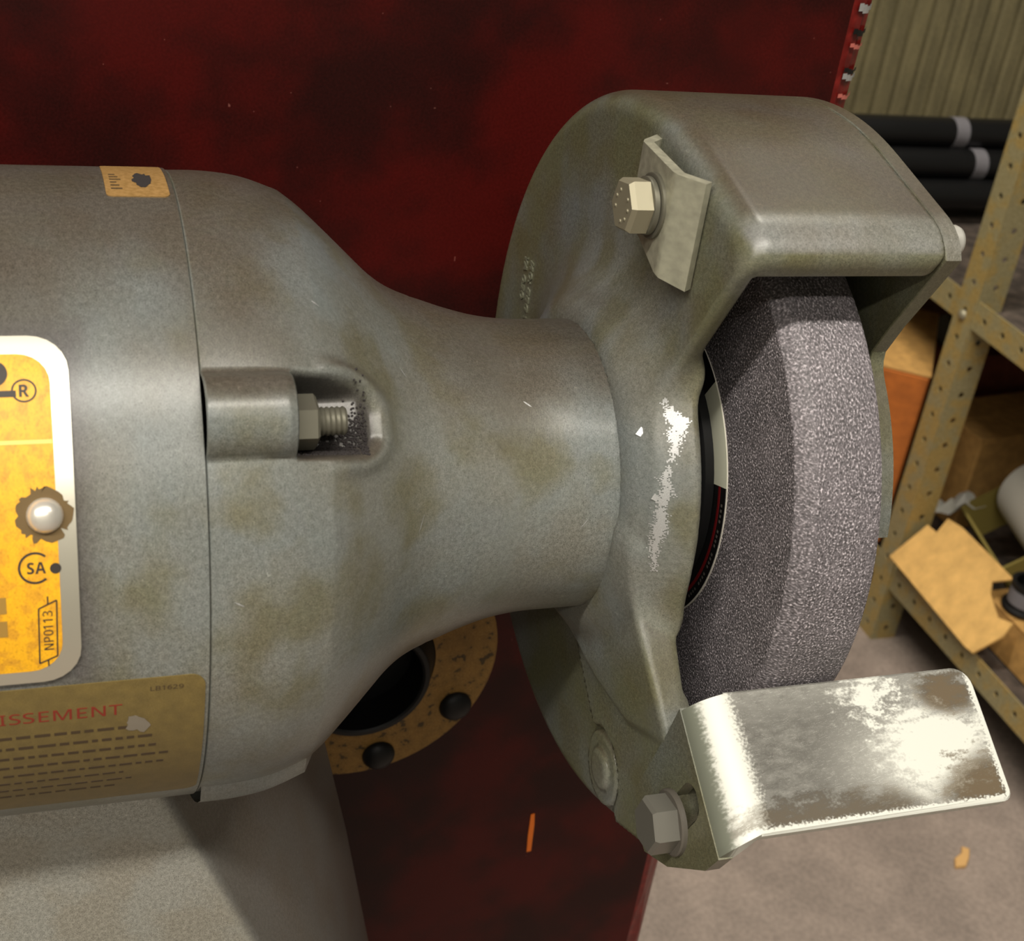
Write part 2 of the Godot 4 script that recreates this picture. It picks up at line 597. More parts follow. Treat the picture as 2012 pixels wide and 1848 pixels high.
func gray_tex(n: int, b: PackedByteArray) -> ImageTexture:
	return ImageTexture.create_from_image(Image.create_from_data(n, n, false, Image.FORMAT_L8, b))

# grime laid down on the castings: brown dust on what faces up, olive and bluish clouds of paint elsewhere
func grime(p: Vector3, n: Vector3) -> Color:
	var a := nz.get_noise_3d(p.x * 14.0, p.y * 14.0, p.z * 14.0)
	var b := nz.get_noise_3d(p.x * 34.0 + 9.0, p.y * 34.0, p.z * 34.0)
	var s := nz.get_noise_3d(p.x * 40.0, p.y * 11.0 + 5.0, p.z * 40.0)
	var c := Color(0.350, 0.350, 0.330).lerp(Color(0.315, 0.338, 0.350), clampf(0.3 - a * 1.6, 0.0, 1.0))
	c = c.lerp(Color(0.255, 0.235, 0.150), clampf(b * 1.3 + s * 0.7 - 0.02, 0.0, 0.75))
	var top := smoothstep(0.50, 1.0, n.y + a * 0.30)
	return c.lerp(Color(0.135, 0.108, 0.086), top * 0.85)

func motor_grime(p: Vector3, n: Vector3) -> Color:         # dark dust caught along the edges of the nameplate
	var c := grime(p, n)
	var t := rad_to_deg(atan2(p.y, p.z))
	var d := maxf(p.x + 0.0292, maxf(t - 54.2, 1.9 - t) * 0.00155)
	if d > -0.002 and d < 0.012:
		c = c.lerp(Color(0.165, 0.145, 0.15), 0.75 * exp(-pow(maxf(d, 0.0) / 0.0042, 2.0)))
	return c

func bell_grime(p: Vector3, n: Vector3) -> Color:          # grinding dust packed into the bolt pocket
	var c := grime(p, n)
	var a := rad_to_deg(atan2(p.y, p.z))
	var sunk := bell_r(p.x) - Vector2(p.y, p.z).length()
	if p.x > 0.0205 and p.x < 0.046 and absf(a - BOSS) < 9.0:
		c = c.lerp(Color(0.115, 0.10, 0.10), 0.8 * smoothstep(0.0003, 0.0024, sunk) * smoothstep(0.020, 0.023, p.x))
	return c

func guard_grime(p: Vector3, n: Vector3) -> Color:
	var c := grime(p, n)
	var a := nz.get_noise_3d(p.x * 20.0 + 3.0, p.y * 20.0, p.z * 20.0)
	c = c.lerp(Color(0.275, 0.265, 0.155), clampf(0.55 + a * 1.2, 0.0, 0.92) * smoothstep(0.055, 0.075, Vector2(p.y, p.z).length()))
	var worn := smoothstep(0.052, 0.060, p.z) * smoothstep(0.088, 0.094, p.y)     # highlight of the front lip painted in, dust left off
	c = c.lerp(Color(0.15, 0.118, 0.092), 0.75 * smoothstep(0.45, 0.95, n.y + a * 0.35) * (1.0 - worn)) * 0.94
	return c.lerp(Color(0.36, 0.355, 0.36), worn * clampf(0.65 + a, 0.0, 0.9) * smoothstep(0.35, 0.6, n.y))

# ====================================================================== writing
func font(bold := true) -> SystemFont:
	var f := SystemFont.new()
	f.font_names = PackedStringArray(["Droid Sans"])
	f.font_weight = 700 if bold else 400
	return f

# lettering of the given height, its left end at the origin, as a solid bent by map(Vector3) -> Vector3
func letters(text: String, height: float, depth: float, map: Callable, bold := true, squeeze := 1.0) -> ArrayMesh:
	var t := TextMesh.new()
	t.text = text
	t.font = font(bold)
	t.font_size = 32
	t.pixel_size = 0.01
	t.depth = 0.05
	t.curve_step = 1.0
	t.horizontal_alignment = HORIZONTAL_ALIGNMENT_LEFT
	t.vertical_alignment = VERTICAL_ALIGNMENT_BOTTOM
	var s := Soup.new()
	for n in t.get_surface_count():
		var a := t.surface_get_arrays(n)
		var vs: PackedVector3Array = a[Mesh.ARRAY_VERTEX]
		var ix: PackedInt32Array = a[Mesh.ARRAY_INDEX] if a[Mesh.ARRAY_INDEX] != null else PackedInt32Array(range(vs.size()))
		var lowest := 1e9
		var highest := -1e9
		var leftmost := 1e9
		for q in vs:
			lowest = minf(lowest, q.y); highest = maxf(highest, q.y); leftmost = minf(leftmost, q.x)
		var k := height / (highest - lowest)
		for i in range(0, ix.size(), 3):
			var p := []
			for j in 3:
				var q: Vector3 = vs[ix[i + j]]
				p.append(map.call(Vector3((q.x - leftmost) * k * squeeze, (q.y - lowest) * k, (q.z / 0.05 + 0.5) * depth)))
			s.tri(p[0], p[2], p[1])
	return s.commit(30.0)

# (x, arc length up from angle 0) on the motor
func on_motor(x: float, s: float, lift: float) -> Vector3:
	var t := s / RM
	return Vector3(x, (RM + lift) * sin(t), (RM + lift) * cos(t))
func deg(a: float) -> float: return deg_to_rad(a) * RM

func rounded(x0: float, y0: float, x1: float, y1: float, r: float, seg := 7) -> PackedVector2Array:
	var p := PackedVector2Array()
	for q in [[x1 - r, y1 - r, 0.0], [x0 + r, y1 - r, 90.0], [x0 + r, y0 + r, 180.0], [x1 - r, y0 + r, 270.0]]:
		for i in seg:
			var t := deg_to_rad(q[2] + 90.0 * i / (seg - 1))
			p.append(Vector2(q[0] + r * cos(t), q[1] + r * sin(t)))
	return p
func disc(x: float, y: float, r: float, seg := 28) -> PackedVector2Array:
	var p := PackedVector2Array()
	for i in seg: p.append(Vector2(x + r * cos(TAU * i / seg), y + r * sin(TAU * i / seg)))
	return p
# a plate bent round the motor: outline in (x, arc length), from lift l0 to l1
func bent(s: Soup, poly: PackedVector2Array, l0: float, l1: float, step := 0.004):
	var lo := 1e9
	var hi := -1e9
	for p in poly:
		lo = minf(lo, p.y); hi = maxf(hi, p.y)
	var n := maxi(1, int(ceil((hi - lo) / step)))
	for i in n:
		var a := lerpf(lo, hi, float(i) / n)
		var b := lerpf(lo, hi, float(i + 1) / n)
		for part in Geometry2D.intersect_polygons(poly, PackedVector2Array([Vector2(-1, a), Vector2(1, a), Vector2(1, b), Vector2(-1, b)])):
			var t := Geometry2D.triangulate_polygon(part)
			for k in range(0, t.size(), 3):
				var p: Vector2 = part[t[k]]
				var q: Vector2 = part[t[k + 1]]
				var r: Vector2 = part[t[k + 2]]
				if (q - p).cross(r - p) < 0.0:
					var w := q; q = r; r = w
				s.tri(on_motor(p.x, p.y, l1), on_motor(q.x, q.y, l1), on_motor(r.x, r.y, l1))
	var area := 0.0
	for i in poly.size(): area += poly[i].cross(poly[(i + 1) % poly.size()])
	for i in poly.size():
		var p := poly[i]
		var q := poly[(i + 1) % poly.size()]
		if area < 0.0:
			var w := p; p = q; q = w
		var k := maxi(1, int(absf(q.y - p.y) / step))
		for j in k:
			var u := p.lerp(q, float(j) / k)
			var v := p.lerp(q, float(j + 1) / k)
			s.quad(on_motor(u.x, u.y, l0), on_motor(v.x, v.y, l0), on_motor(v.x, v.y, l1), on_motor(u.x, u.y, l1))
func bent_arc(x: float, y: float, r0: float, r1: float, a0: float, a1: float, l0: float, l1: float, seg := 40) -> ArrayMesh:
	var s := Soup.new()
	for i in seg:
		var t0 := deg_to_rad(lerpf(a0, a1, float(i) / seg))
		var t1 := deg_to_rad(lerpf(a0, a1, float(i + 1) / seg))
		var p := []
		for q in [[r0, t0], [r1, t0], [r1, t1], [r0, t1]]:
			p.append(Vector2(x + q[0] * cos(q[1]), y + q[0] * sin(q[1])))
		s.quad(on_motor(p[0].x, p[0].y, l1), on_motor(p[1].x, p[1].y, l1), on_motor(p[2].x, p[2].y, l1), on_motor(p[3].x, p[3].y, l1))
		s.quad(on_motor(p[1].x, p[1].y, l0), on_motor(p[2].x, p[2].y, l0), on_motor(p[2].x, p[2].y, l1), on_motor(p[1].x, p[1].y, l1))
		s.quad(on_motor(p[3].x, p[3].y, l0), on_motor(p[0].x, p[0].y, l0), on_motor(p[0].x, p[0].y, l1), on_motor(p[3].x, p[3].y, l1))
	return s.commit(30.0)
func bent_mesh(poly: PackedVector2Array, l0: float, l1: float) -> ArrayMesh:
	var s := Soup.new()
	bent(s, poly, l0, l1)
	return s.commit(30.0)

# ====================================================================== lamps and room
func strip_light(at: Vector3, length: float, energy: float, label: String):
	var t := thing("ceiling_light", label, "lamp", at)
	var s := Soup.new()
	s.box(Vector3(0, 0.05, 0), Vector3(length, 0.05, 0.16), 0.006)
	obj("housing", s.commit(), mat(Color(0.85, 0.85, 0.83), 0.5), t)
	var g := mat(Color(0.9, 0.9, 0.9), 0.4)
	g.emission_enabled = true
	g.emission = Color(1.0, 0.97, 0.88)
	g.emission_energy_multiplier = 1.5
	var k := Soup.new()
	k.box(Vector3(0, 0.012, 0), Vector3(length * 0.98, 0.026, 0.12))
	obj("diffuser", k.commit(), g, t)
	for e in [-1, 1]:
		var r := Soup.new()
		r.tube([Vector3(e * length * 0.4, 0.075, 0), Vector3(e * length * 0.4, 2.35 - at.y, 0)], 0.006, 8)
		obj("hanger", r.commit(), M.get("steel", mat(Color(0.5, 0.5, 0.5), 0.4, 0.8)), t)
	var l := AreaLight3D.new()
	l.name = "lamp_light"
	l.area_size = Vector2(length * 0.98, 0.12)
	l.light_color = Color(1.0, 0.975, 0.925)
	l.light_energy = energy
	l.area_range = 12.0
	l.shadow_enabled = true
	t.add_child(l)
	l.position = Vector3(0, -0.012, 0)
	l.rotation.x = -PI / 2

func slab(p: Vector3, s: Vector3) -> ArrayMesh:
	var k := Soup.new()
	k.box(p, s)
	return k.commit()

func room():
	struct("floor", slab(Vector3(0, FLOOR - 0.1, 0.3), Vector3(7.0, 0.2, 5.2)), M.floor, "grey brown concrete floor of the workshop")
	struct("ceiling", slab(Vector3(0, 2.45, 0.3), Vector3(7.0, 0.2, 5.2)), M.plaster, "pale workshop ceiling")
	struct("wall_left", slab(Vector3(-3.4, 0.75, 0.3), Vector3(0.2, 3.4, 5.2)), M.plaster, "pale wall at the left end of the workshop")
	struct("wall_right", slab(Vector3(3.4, 0.75, 0.3), Vector3(0.2, 3.4, 5.2)), M.plaster, "pale wall at the right end of the workshop")
	struct("wall_front", slab(Vector3(0, 0.75, 2.8), Vector3(7.0, 3.4, 0.2)), M.plaster, "pale wall behind the viewer")
	struct("wall_back", slab(Vector3(0, 0.75, -2.06), Vector3(7.0, 3.4, 0.2)), M.plaster, "pale wall behind the corrugated sheets")
	# corrugated sheets
	for sh in 6:
		var s := Soup.new()
		var x0 := -0.9 + sh * 0.62
		var w := 0.0372
		var n := 17
		var pts := []
		for i in n:
			var x := x0 + i * w
			pts.append_array([Vector2(x, 0.0), Vector2(x + w * 0.56, 0.001), Vector2(x + w * 0.70, -0.009), Vector2(x + w * 0.86, -0.009)])
		for i in pts.size() - 1:
			var a: Vector2 = pts[i]
			var b: Vector2 = pts[i + 1]
			var z := -1.80 + 0.0008 * (sh % 2)
			s.quad(Vector3(a.x, FLOOR, z + a.y), Vector3(b.x, FLOOR, z + b.y), Vector3(b.x, 1.3, z + b.y), Vector3(a.x, 1.3, z + a.y))
		s.box(Vector3(x0 + 0.31, 0.175, -1.815), Vector3(0.62, 2.25, 0.008))
		var o := struct("wall_sheet", s.commit(20.0), M.wall, "olive grey corrugated metal sheet on the back wall")

# ====================================================================== red panel and flange
func panel():
	var t := thing("steel_panel", "tall dark red painted steel panel standing behind the grinder, oily and chipped", "panel", Vector3(0, FLOOR, 0))
	var up := 2.0
	var s := Soup.new()
	var edge := []                      # rolled right edge, from the face round to the back
	for i in 9:
		var a := deg_to_rad(90.0 - 80.0 * i / 8.0)
		edge.append(Vector2(0.2785 + 0.0125 * cos(a), -0.1625 + 0.0125 * sin(a)))
	s.quad(Vector3(-0.75, 0, -0.15), Vector3(0.2785, 0, -0.15), Vector3(0.2785, up, -0.15), Vector3(-0.75, up, -0.15))
	s.quad(Vector3(0.2785, 0, -0.175), Vector3(-0.75, 0, -0.175), Vector3(-0.75, up, -0.175), Vector3(0.2785, up, -0.175))
	s.quad(Vector3(-0.75, 0, -0.175), Vector3(-0.75, 0, -0.15), Vector3(-0.75, up, -0.15), Vector3(-0.75, up, -0.175))
	s.quad(Vector3(-0.75, up, -0.15), Vector3(0.2785, up, -0.15), Vector3(0.2785, up, -0.175), Vector3(-0.75, up, -0.175))
	obj("sheet", s.commit(), M.red, t)
	var e := Soup.new()
	var rows := 60
	for r in rows:
		for i in 8:
			var q := []
			for k in [[i, r], [i + 1, r], [i + 1, r + 1], [i, r + 1]]:
				var p: Vector2 = edge[k[0]]
				var y: float = up * k[1] / rows
				var dent := nf.get_noise_2d(y * 30.0, k[0] * 0.4) * 0.0012 * (1.0 if k[0] > 0 else 0.0)
				q.append(Vector3(p.x + dent, y, p.y + dent))
			e.quad(q[0], q[1], q[2], q[3])
	var pe: Vector2 = edge[8]
	e.quad(Vector3(pe.x, 0, pe.y), Vector3(pe.x, 0, -0.175), Vector3(pe.x, up, -0.175), Vector3(pe.x, up, pe.y))
	e.quad(Vector3(0.2785, 0, -0.175), Vector3(0.2785, up, -0.175), Vector3(pe.x, up, -0.175), Vector3(pe.x, 0, -0.175))
	e.quad(Vector3(0.2785, up, -0.15), Vector3(pe.x, up, pe.y), Vector3(pe.x, up, -0.175), Vector3(0.2785, up, -0.175))
	obj("rolled_edge", e.commit(40.0), M.red_edge, t, "brighter red rolled edge with chips")
	for c in [[0.1125, 0.0035, 1], [0.1030, 0.0025, 0], [0.0875, 0.0022, 0], [0.0850, 0.0026, 1], [0.0975, 0.0018, 2], [0.0770, 0.0018, 2]]:
		var k := Soup.new()
		for i in range(1, 6):
			var a0 := deg_to_rad(90.0 - 80.0 * i / 8.0)
			var a1 := deg_to_rad(90.0 - 80.0 * (i + 1) / 8.0)
			var w: float = c[1] * (0.6 + 0.4 * absf(sin(i * 2.3)))
			var y: float = c[0] - FLOOR + 0.0006 * sin(i * 1.7)
			var p0 := Vector3(0.2785 + 0.0137 * cos(a0), y, -0.1625 + 0.0137 * sin(a0))
			var p1 := Vector3(0.2785 + 0.0137 * cos(a1), y, -0.1625 + 0.0137 * sin(a1))
			k.quad(p0 - Vector3(0, w * 0.5, 0), p1 - Vector3(0, w * 0.5, 0), p1 + Vector3(0, w * 0.5, 0), p0 + Vector3(0, w * 0.5, 0))
		obj("paint_chip", k.commit(), [M.black, M.bare, mat(Color(0.72, 0.40, 0.36), 0.4)][c[2]], t)
	var m := Soup.new()
	var mk := PackedVector2Array([Vector2(0.2040, -0.3375), Vector2(0.2064, -0.3370), Vector2(0.2056, -0.318), Vector2(0.2046, -0.3095), Vector2(0.2026, -0.3100), Vector2(0.2030, -0.325)])
	m.xf = Transform3D(Basis.IDENTITY, Vector3(0, -FLOOR, -0.15))
	m.extrude(mk, 0.0, 0.0004)
	obj("paint_streak", m.commit(), M.orange_mark, t, "short orange streak")

	var cx := 0.1001
	var cy := -0.1935
	var f := thing("round_flange", "tan round flange with dark bolt heads, bolted to the red panel below the motor", "flange", Vector3(cx, cy, -0.15))
	var s2 := Soup.new()
	s2.xf = along(Vector3(0, 0, 1), Vector3.ZERO)
	s2.lathe([[0.036, 0.0], [0.067, 0.0], [0.067, 0.005], [0.0655, 0.0065], [0.040, 0.0065], [0.036, 0.0080], [0.036, 0.0]], 72)
	obj("ring", s2.commit(), M.tan_flange, f)
	var s3 := Soup.new()
	s3.xf = along(Vector3(0, 0, 1), Vector3.ZERO)
	s3.lathe([[0.0362, 0.0070], [0.0325, 0.0130], [0.0310, 0.0185], [0.0300, 0.0200], [0.0280, 0.0202], [0.0270, 0.0195], [0.0268, 0.0005], [0.0, 0.0005]], 72)
	obj("collar", s3.commit(), M.dark_steel, f, "dark hub round the hole")
	for d in [[0.1493, -0.2228], [0.1135, -0.2489], [0.052, -0.162], [0.088, -0.138]]:
		var b := Soup.new()
		b.xf = along(Vector3(0, 0, 1), Vector3(d[0] - cx, d[1] - cy, 0.0065))
		b.lathe([[0.0080, 0.0], [0.0080, 0.0012], [0.0070, 0.003], [0.0047, 0.0043], [0.0020, 0.0049], [0.0, 0.005]], 24)
		obj("bolt_head", b.commit(50.0), M.dark_steel, f)

# ====================================================================== shelf and what is on it
func punched(s: Soup, o: Vector3, u: Vector3, w: Vector3, width: float, pitch: float, n: int, th: float):
	# a strip with a row of round holes: u along, w across, thickness along u x w
	var t := u.cross(w).normalized() * th
	var r := 0.0042
	for i in n:
		var c := o + u * pitch * (i + 0.5) + w * width * 0.5
		var rect := []
		var ring := []
		for k in 8:
			var a := TAU * k / 8.0
			ring.append(c + (u * cos(a) + w * sin(a)) * r)
			var q := Vector2(signf(roundf(cos(a) * 10.0)), signf(roundf(sin(a) * 10.0)))
			rect.append(c + u * q.x * pitch * 0.5 + w * q.y * width * 0.5)
		for k in 8:
			var j := (k + 1) % 8
			s.quad(ring[k] + t, rect[k] + t, rect[j] + t, ring[j] + t)
			s.quad(ring[j], rect[j], rect[k], ring[k])
			s.quad(ring[k], ring[k] + t, ring[j] + t, ring[j])
	var e := o + u * pitch * n
	s.quad(o, o + t, e + t, e)
	s.quad(o + w * width, e + w * width, e + w * width + t, o + w * width + t)
	s.quad(o, o + w * width, o + w * width + t, o + t)
	s.quad(e, e + t, e + w * width + t, e + w * width)

func carton(called, label, p: Vector3, yaw: float, size: Vector3, top: Material, side: Material, group := "") -> Node3D:
	# p: middle of the bottom
	var t := thing(called, label, "box", p, group)
	t.rotation.y = yaw
	var s := Soup.new()
	s.box(Vector3(0, size.y * 0.5 - 0.002, 0), size - Vector3(0, 0.004, 0), 0.0025)
	obj("body", s.commit(), side, t)
	for k in 2:
		var f := Soup.new()
		f.box(Vector3(0, size.y - 0.0022, (k - 0.5) * size.z * 0.5), Vector3(size.x + 0.002, 0.0042, size.z * 0.5 - 0.0012), 0.001)
		obj("flap", f.commit(), top, t)
	return t

func shelf():
	var t := thing("storage_shelf", "yellow brown punched steel shelf unit standing on the floor beyond the red panel", "shelf", Vector3(1.1, FLOOR, -1.012))
	var pitch := 0.0381
	for pz in [0.0, -0.72, 0.75]:
		for px in [0.0, 0.66]:
			if px > 0.0 and pz == 0.0: continue
			var s := Soup.new()
			var sx := 1.0 if px == 0.0 else -1.0
			punched(s, Vector3(px, 0, pz - 0.038), Vector3.UP, Vector3(0, 0, 1), 0.038, pitch, 36, -0.002 * sx)
			punched(s, Vector3(px + (0.0 if sx > 0 else -0.038), 0, pz), Vector3.UP, Vector3(1, 0, 0), 0.038, pitch, 36, 0.002)
			obj("post", s.commit(), M.shelf_steel, t)
	for lv in [-0.435, -0.8405]:
		var y: float = lv - FLOOR
		for seg in [[-0.72, -0.04], [0.0, 0.75]]:
			var r := Soup.new()
			var n := int((seg[1] - seg[0]) / pitch)
			punched(r, Vector3(0.003, y - 0.019, seg[0]), Vector3(0, 0, 1), Vector3(0, 1, 0), 0.038, (seg[1] - seg[0]) / n, n, 0.002)
			obj("rail", r.commit(), M.shelf_steel, t)
		var d := Soup.new()
		d.box(Vector3(0.335, y - 0.004, 0.01), Vector3(0.655, 0.016, 1.5), 0.002)
		obj("deck", d.commit(), M.deck, t)
	for b in [[Vector3(-0.001, -0.4431 - FLOOR, -0.020), Vector3(-1, 0, 0)], [Vector3(0.0125, -0.4495 - FLOOR, 0.001), Vector3(0, 0, 1)]]:
		var k := Soup.new()
		k.xf = along(b[1], b[0])
		k.lathe([[0.007, 0.0], [0.007, 0.002], [0.0055, 0.0045], [0.003, 0.0058], [0.0, 0.0062]], 18)
		obj("bolt_head", k.commit(50.0), M.steel, t)
	var yt := -0.4145
	# black pipes at the back of the upper deck
	var heap := [[0.0225, -1.330, 0, "front bottom"], [0.0225, -1.376, 0, "second from the front"], [0.0225, -1.422, 0, ""], [0.0615, -1.353, 1, ""], [0.0615, -1.399, 1, ""], [0.1005, -1.376, 2, ""]]
	var names := ["black pipe nearest the post, lowest at the front of the pipe stack", "black pipe behind the front one, in the bottom layer of the stack", "black pipe furthest back in the bottom layer of the stack",
		"black pipe with a grey tape band, front one of the stack's upper layer", "black pipe lying behind the taped one in the stack's upper layer", "black pipe with a grey tape band, lying on top of the stack"]
	for i in heap.size():
		var h: Array = heap[i]
		var p := thing("pipe", names[i], "pipe", Vector3(1.35, yt + h[0] + 0.0015, h[1]), "black pipes stacked on the upper shelf")
		var s := Soup.new()
		s.xf = along(Vector3.RIGHT, Vector3(-0.45, 0, 0))
		s.lathe([[0.018, 0.001], [0.018, 0.0], [0.0222, 0.0], [0.0222, 0.95], [0.018, 0.95], [0.018, 0.949]], 24)
		s.lathe([[0.0, 0.003], [0.018, 0.003]], 24)
		obj("tube", s.commit(), M.black_pipe, p)
		if i == 3 or i == 5:
			var b := Soup.new()
			b.xf = along(Vector3.RIGHT, Vector3(-0.065 if i == 3 else -0.095, 0, 0))
			b.lathe([[0.0223, 0.0], [0.0229, 0.0005], [0.0229, 0.022], [0.0223, 0.0225]], 24)
			obj("tape_band", b.commit(), M.tape, p, "grey tape band")
	# cartons on the lower deck
	var yb := -0.8357
	var dirx := Vector3(0.82, 0, 0.572).normalized()
	var yaw := -atan2(dirx.z, dirx.x)
	var fr := Vector3(1.108, 0, -1.068)
	var mid := fr - dirx * 0.10 + Vector3(0.572, 0, -0.82).normalized() * 0.12
	carton("carton", "upright orange brown carton with a lighter top, behind the shelf post", Vector3(mid.x, -0.8205, mid.z), yaw, Vector3(0.20, 0.270, 0.24), M.card_tan, M.card_orange)
	carton("carton", "dark red brown carton at the back of the lower shelf", Vector3(1.50, yb, -1.42), 0.05, Vector3(0.40, 0.20, 0.26), M.card_brown, M.card_brown)
	carton("carton", "tan carton standing in front of the dark red brown one", Vector3(1.395, yb, -1.185), 0.12, Vector3(0.28, 0.155, 0.12), M.card_tan, M.card_tan)
	# black pipe on the cartons
	var bp := thing("pipe", "black pipe with a grey band lying across the cartons under the upper deck", "pipe", Vector3(1.535, -0.610, -1.33))
	var s4 := Soup.new()
	s4.xf = along(Vector3.RIGHT, Vector3(-0.22, 0, 0))
	s4.lathe([[0.0, 0.0], [0.023, 0.0], [0.023, 0.50], [0.0, 0.50]], 22)
	obj("tube", s4.commit(), M.black_pipe, bp)
	var s5 := Soup.new()
	s5.xf = along(Vector3.RIGHT, Vector3(-0.185, 0, 0))
	s5.lathe([[0.023, 0.0], [0.0238, 0.0005], [0.0238, 0.028], [0.023, 0.0285]], 22)
	obj("band", s5.commit(), M.tape, bp, "grey band")
	# tipped open carton with a white roll inside
	var c0 := Vector3(1.205, -0.748, -1.045)
	var b2 := Vector3(-0.040, -0.010, 0.195).normalized()
	var b1 := Vector3(0.10, 0.075, 0.0)
	b1 = (b1 - b2 * b1.dot(b2)).normalized()
	var dn := b2.cross(b1).normalized()
	if dn.y > 0.0: dn = -dn
	var oc := thing("open_carton", "open olive edged carton tipped on its side round a white roll", "box", c0)
	var wl := 0.26
	var wd := 0.150
	for side in 4:
		var s := Soup.new()
		var o0: Vector3 = [Vector3.ZERO, b1 * wl, b2 * wd + b1 * wl, b2 * wd][side]
		var dv: Vector3 = [b1 * wl, b2 * wd, -b1 * wl, -b2 * wd][side]
		var inn: Vector3 = [b2, -b1, -b2, b1][side] * 0.004
		var cen := o0 + dv * 0.5 + dn * 0.033 + inn * 0.5
		var p := [o0, o0 + dv, o0 + dv + dn * 0.066, o0 + dn * 0.066]
		s.oquad(p[0], p[1], p[2], p[3], cen)
		s.oquad(p[0] + inn, p[1] + inn, p[2] + inn, p[3] + inn, cen)
		for k in 4: s.oquad(p[k], p[(k + 1) % 4], p[(k + 1) % 4] + inn, p[k] + inn, cen)
		obj("side", s.commit(), M.olive_card, oc)
	var wr := thing("white_roll", "smooth white plastic roll lying inside the open carton", "roll", c0 + b1 * 0.100 + b2 * 0.080 + dn * 0.020)
	var s6 := Soup.new()
	s6.xf = along(b2, -b2 * 0.064)
	s6.lathe([[0.0, 0.0], [0.050, 0.0], [0.056, 0.006], [0.056, 0.122], [0.050, 0.128], [0.0, 0.128]], 40)
	obj("roll", s6.commit(), M.white_plastic, wr)
	# loose pale sheet of cardboard on the rail
	var sheet := thing("cardboard_sheet", "pale torn sheet of cardboard leaning against the shelf post above the lower rail", "cardboard", Vector3(1.0801, -0.798, -1.0058))
	var pts := PackedVector2Array([Vector2(0.0000, 0.0000), Vector2(0.0036, 0.0676), Vector2(0.0234, 0.0697), Vector2(0.0188, 0.0932), Vector2(0.0452, 0.0992), Vector2(0.1606, 0.1018), Vector2(0.1403, 0.0788), Vector2(0.1520, 0.0672), Vector2(0.1863, 0.0540), Vector2(0.2075, 0.0630), Vector2(0.2123, 0.0425), Vector2(0.2013, 0.0000), Vector2(0.1872, -0.0023)])
	var s7 := Soup.new()
	s7.xf = Transform3D(Basis(Vector3(0.0411, -0.0696, 0.9967), Vector3(0.6149, 0.7881, 0.0296), Vector3(-0.7876, 0.6116, 0.0752)), Vector3.ZERO)
	s7.extrude(pts, -0.004, 0.0, 0.0006)
	obj("sheet", s7.commit(), M.card_pale, sheet)
	# clear plastic scrap
	var ps := thing("plastic_scrap", "crumpled clear plastic scrap at the corner of the open carton", "plastic", Vector3(1.185, -0.775, -1.055))
	var s8 := Soup.new()
	var gp := []
	for i in 7:
		var row := []
		for j in 5:
			var u := i / 6.0
			var v := (j / 4.0 - 0.5) * (1.0 - u * 0.8)
			row.append(Vector3(0.055 - u * 0.10, 0.03 + 0.012 * nf.get_noise_2d(i * 1.3, j * 1.7) * 2.0 - u * 0.012, v * 0.045 - u * 0.0))
		gp.append(row)
	for i in 6:
		for j in 4:
			s8.quad(gp[i][j], gp[i + 1][j], gp[i + 1][j + 1], gp[i][j + 1])
			s8.quad(gp[i][j] - Vector3(0, 0.001, 0), gp[i][j + 1] - Vector3(0, 0.001, 0), gp[i + 1][j + 1] - Vector3(0, 0.001, 0), gp[i + 1][j] - Vector3(0, 0.001, 0))
	obj("film", s8.commit(15.0), M.white_plastic, ps)
	# black cap on the sheet
	var bc := thing("black_cap", "small black plastic cap standing beside the pale cardboard sheet", "cap", Vector3(1.170, -0.7645, -0.832))
	var s9 := Soup.new()
	s9.xf = along(Vector3.UP, Vector3.ZERO)
	s9.lathe([[0.0, -0.006], [0.026, -0.006], [0.029, -0.003], [0.029, 0.0], [0.0235, 0.002], [0.0235, 0.030], [0.026, 0.032], [0.026, 0.036], [0.020, 0.036], [0.020, 0.020], [0.0, 0.020]], 32)
	obj("body", s9.commit(), M.black, bc)
	var s10 := Soup.new()
	s10.xf = s9.xf
	s10.lathe([[0.0237, 0.006], [0.0240, 0.0065], [0.0240, 0.026], [0.0237, 0.0265]], 32)
	obj("band", s10.commit(), M.tape, bc, "grey band")
	carton("carton", "small tan carton under the black plastic cap", Vector3(1.196, yb, -0.815), 0.0, Vector3(0.105, 0.064, 0.13), M.card_tan, M.card_tan)
	carton("carton", "orange carton at the near end of the lower shelf", Vector3(1.185, -0.8205, -0.655), -0.6, Vector3(0.12, 0.05, 0.15), M.card_orange, M.card_orange)

func floor_bits():
	var w := thing("wood_chip", "small pale wood chip lying on the concrete floor", "wood chip", Vector3(0.9836, FLOOR, -0.5977))
	var s := Soup.new()
	s.xf = Transform3D(Basis(Vector3.RIGHT, -PI / 2) * Basis(Vector3(0, 0, 1), 0.7), Vector3.ZERO)
	s.extrude(PackedVector2Array([Vector2(-0.020, 0.003), Vector2(-0.006, 0.008), Vector2(0.008, 0.004), Vector2(0.019, 0.007), Vector2(0.021, -0.002), Vector2(0.006, -0.006), Vector2(-0.010, -0.007)]), 0.0, 0.005, 0.0012)
	obj("chip", s.commit(), M.wood, w)

# ====================================================================== the grinder
func bell_r(x: float) -> float:
	var k := [0.0878, 0.08775, 0.0865, 0.0832, 0.0795, 0.0750, 0.0703, 0.0655, 0.0608, 0.0571, 0.0545, 0.0525, 0.0493, 0.0467, 0.0454, 0.0452, 0.0452]
	var at := [0.0, 0.010, 0.020, 0.030, 0.035, 0.040, 0.045, 0.050, 0.055, 0.060, 0.065, 0.070, 0.080, 0.090, 0.100, 0.110, 0.130]
	var i := 0
	while i < at.size() - 2 and x > at[i + 1]: i += 1
	var p0: float = k[maxi(i - 1, 0)]
	var p3: float = k[mini(i + 2, k.size() - 1)]
	return cubic_interpolate(k[i], k[i + 1], p0, p3, clampf((x - at[i]) / (at[i + 1] - at[i]), 0.0, 1.0))

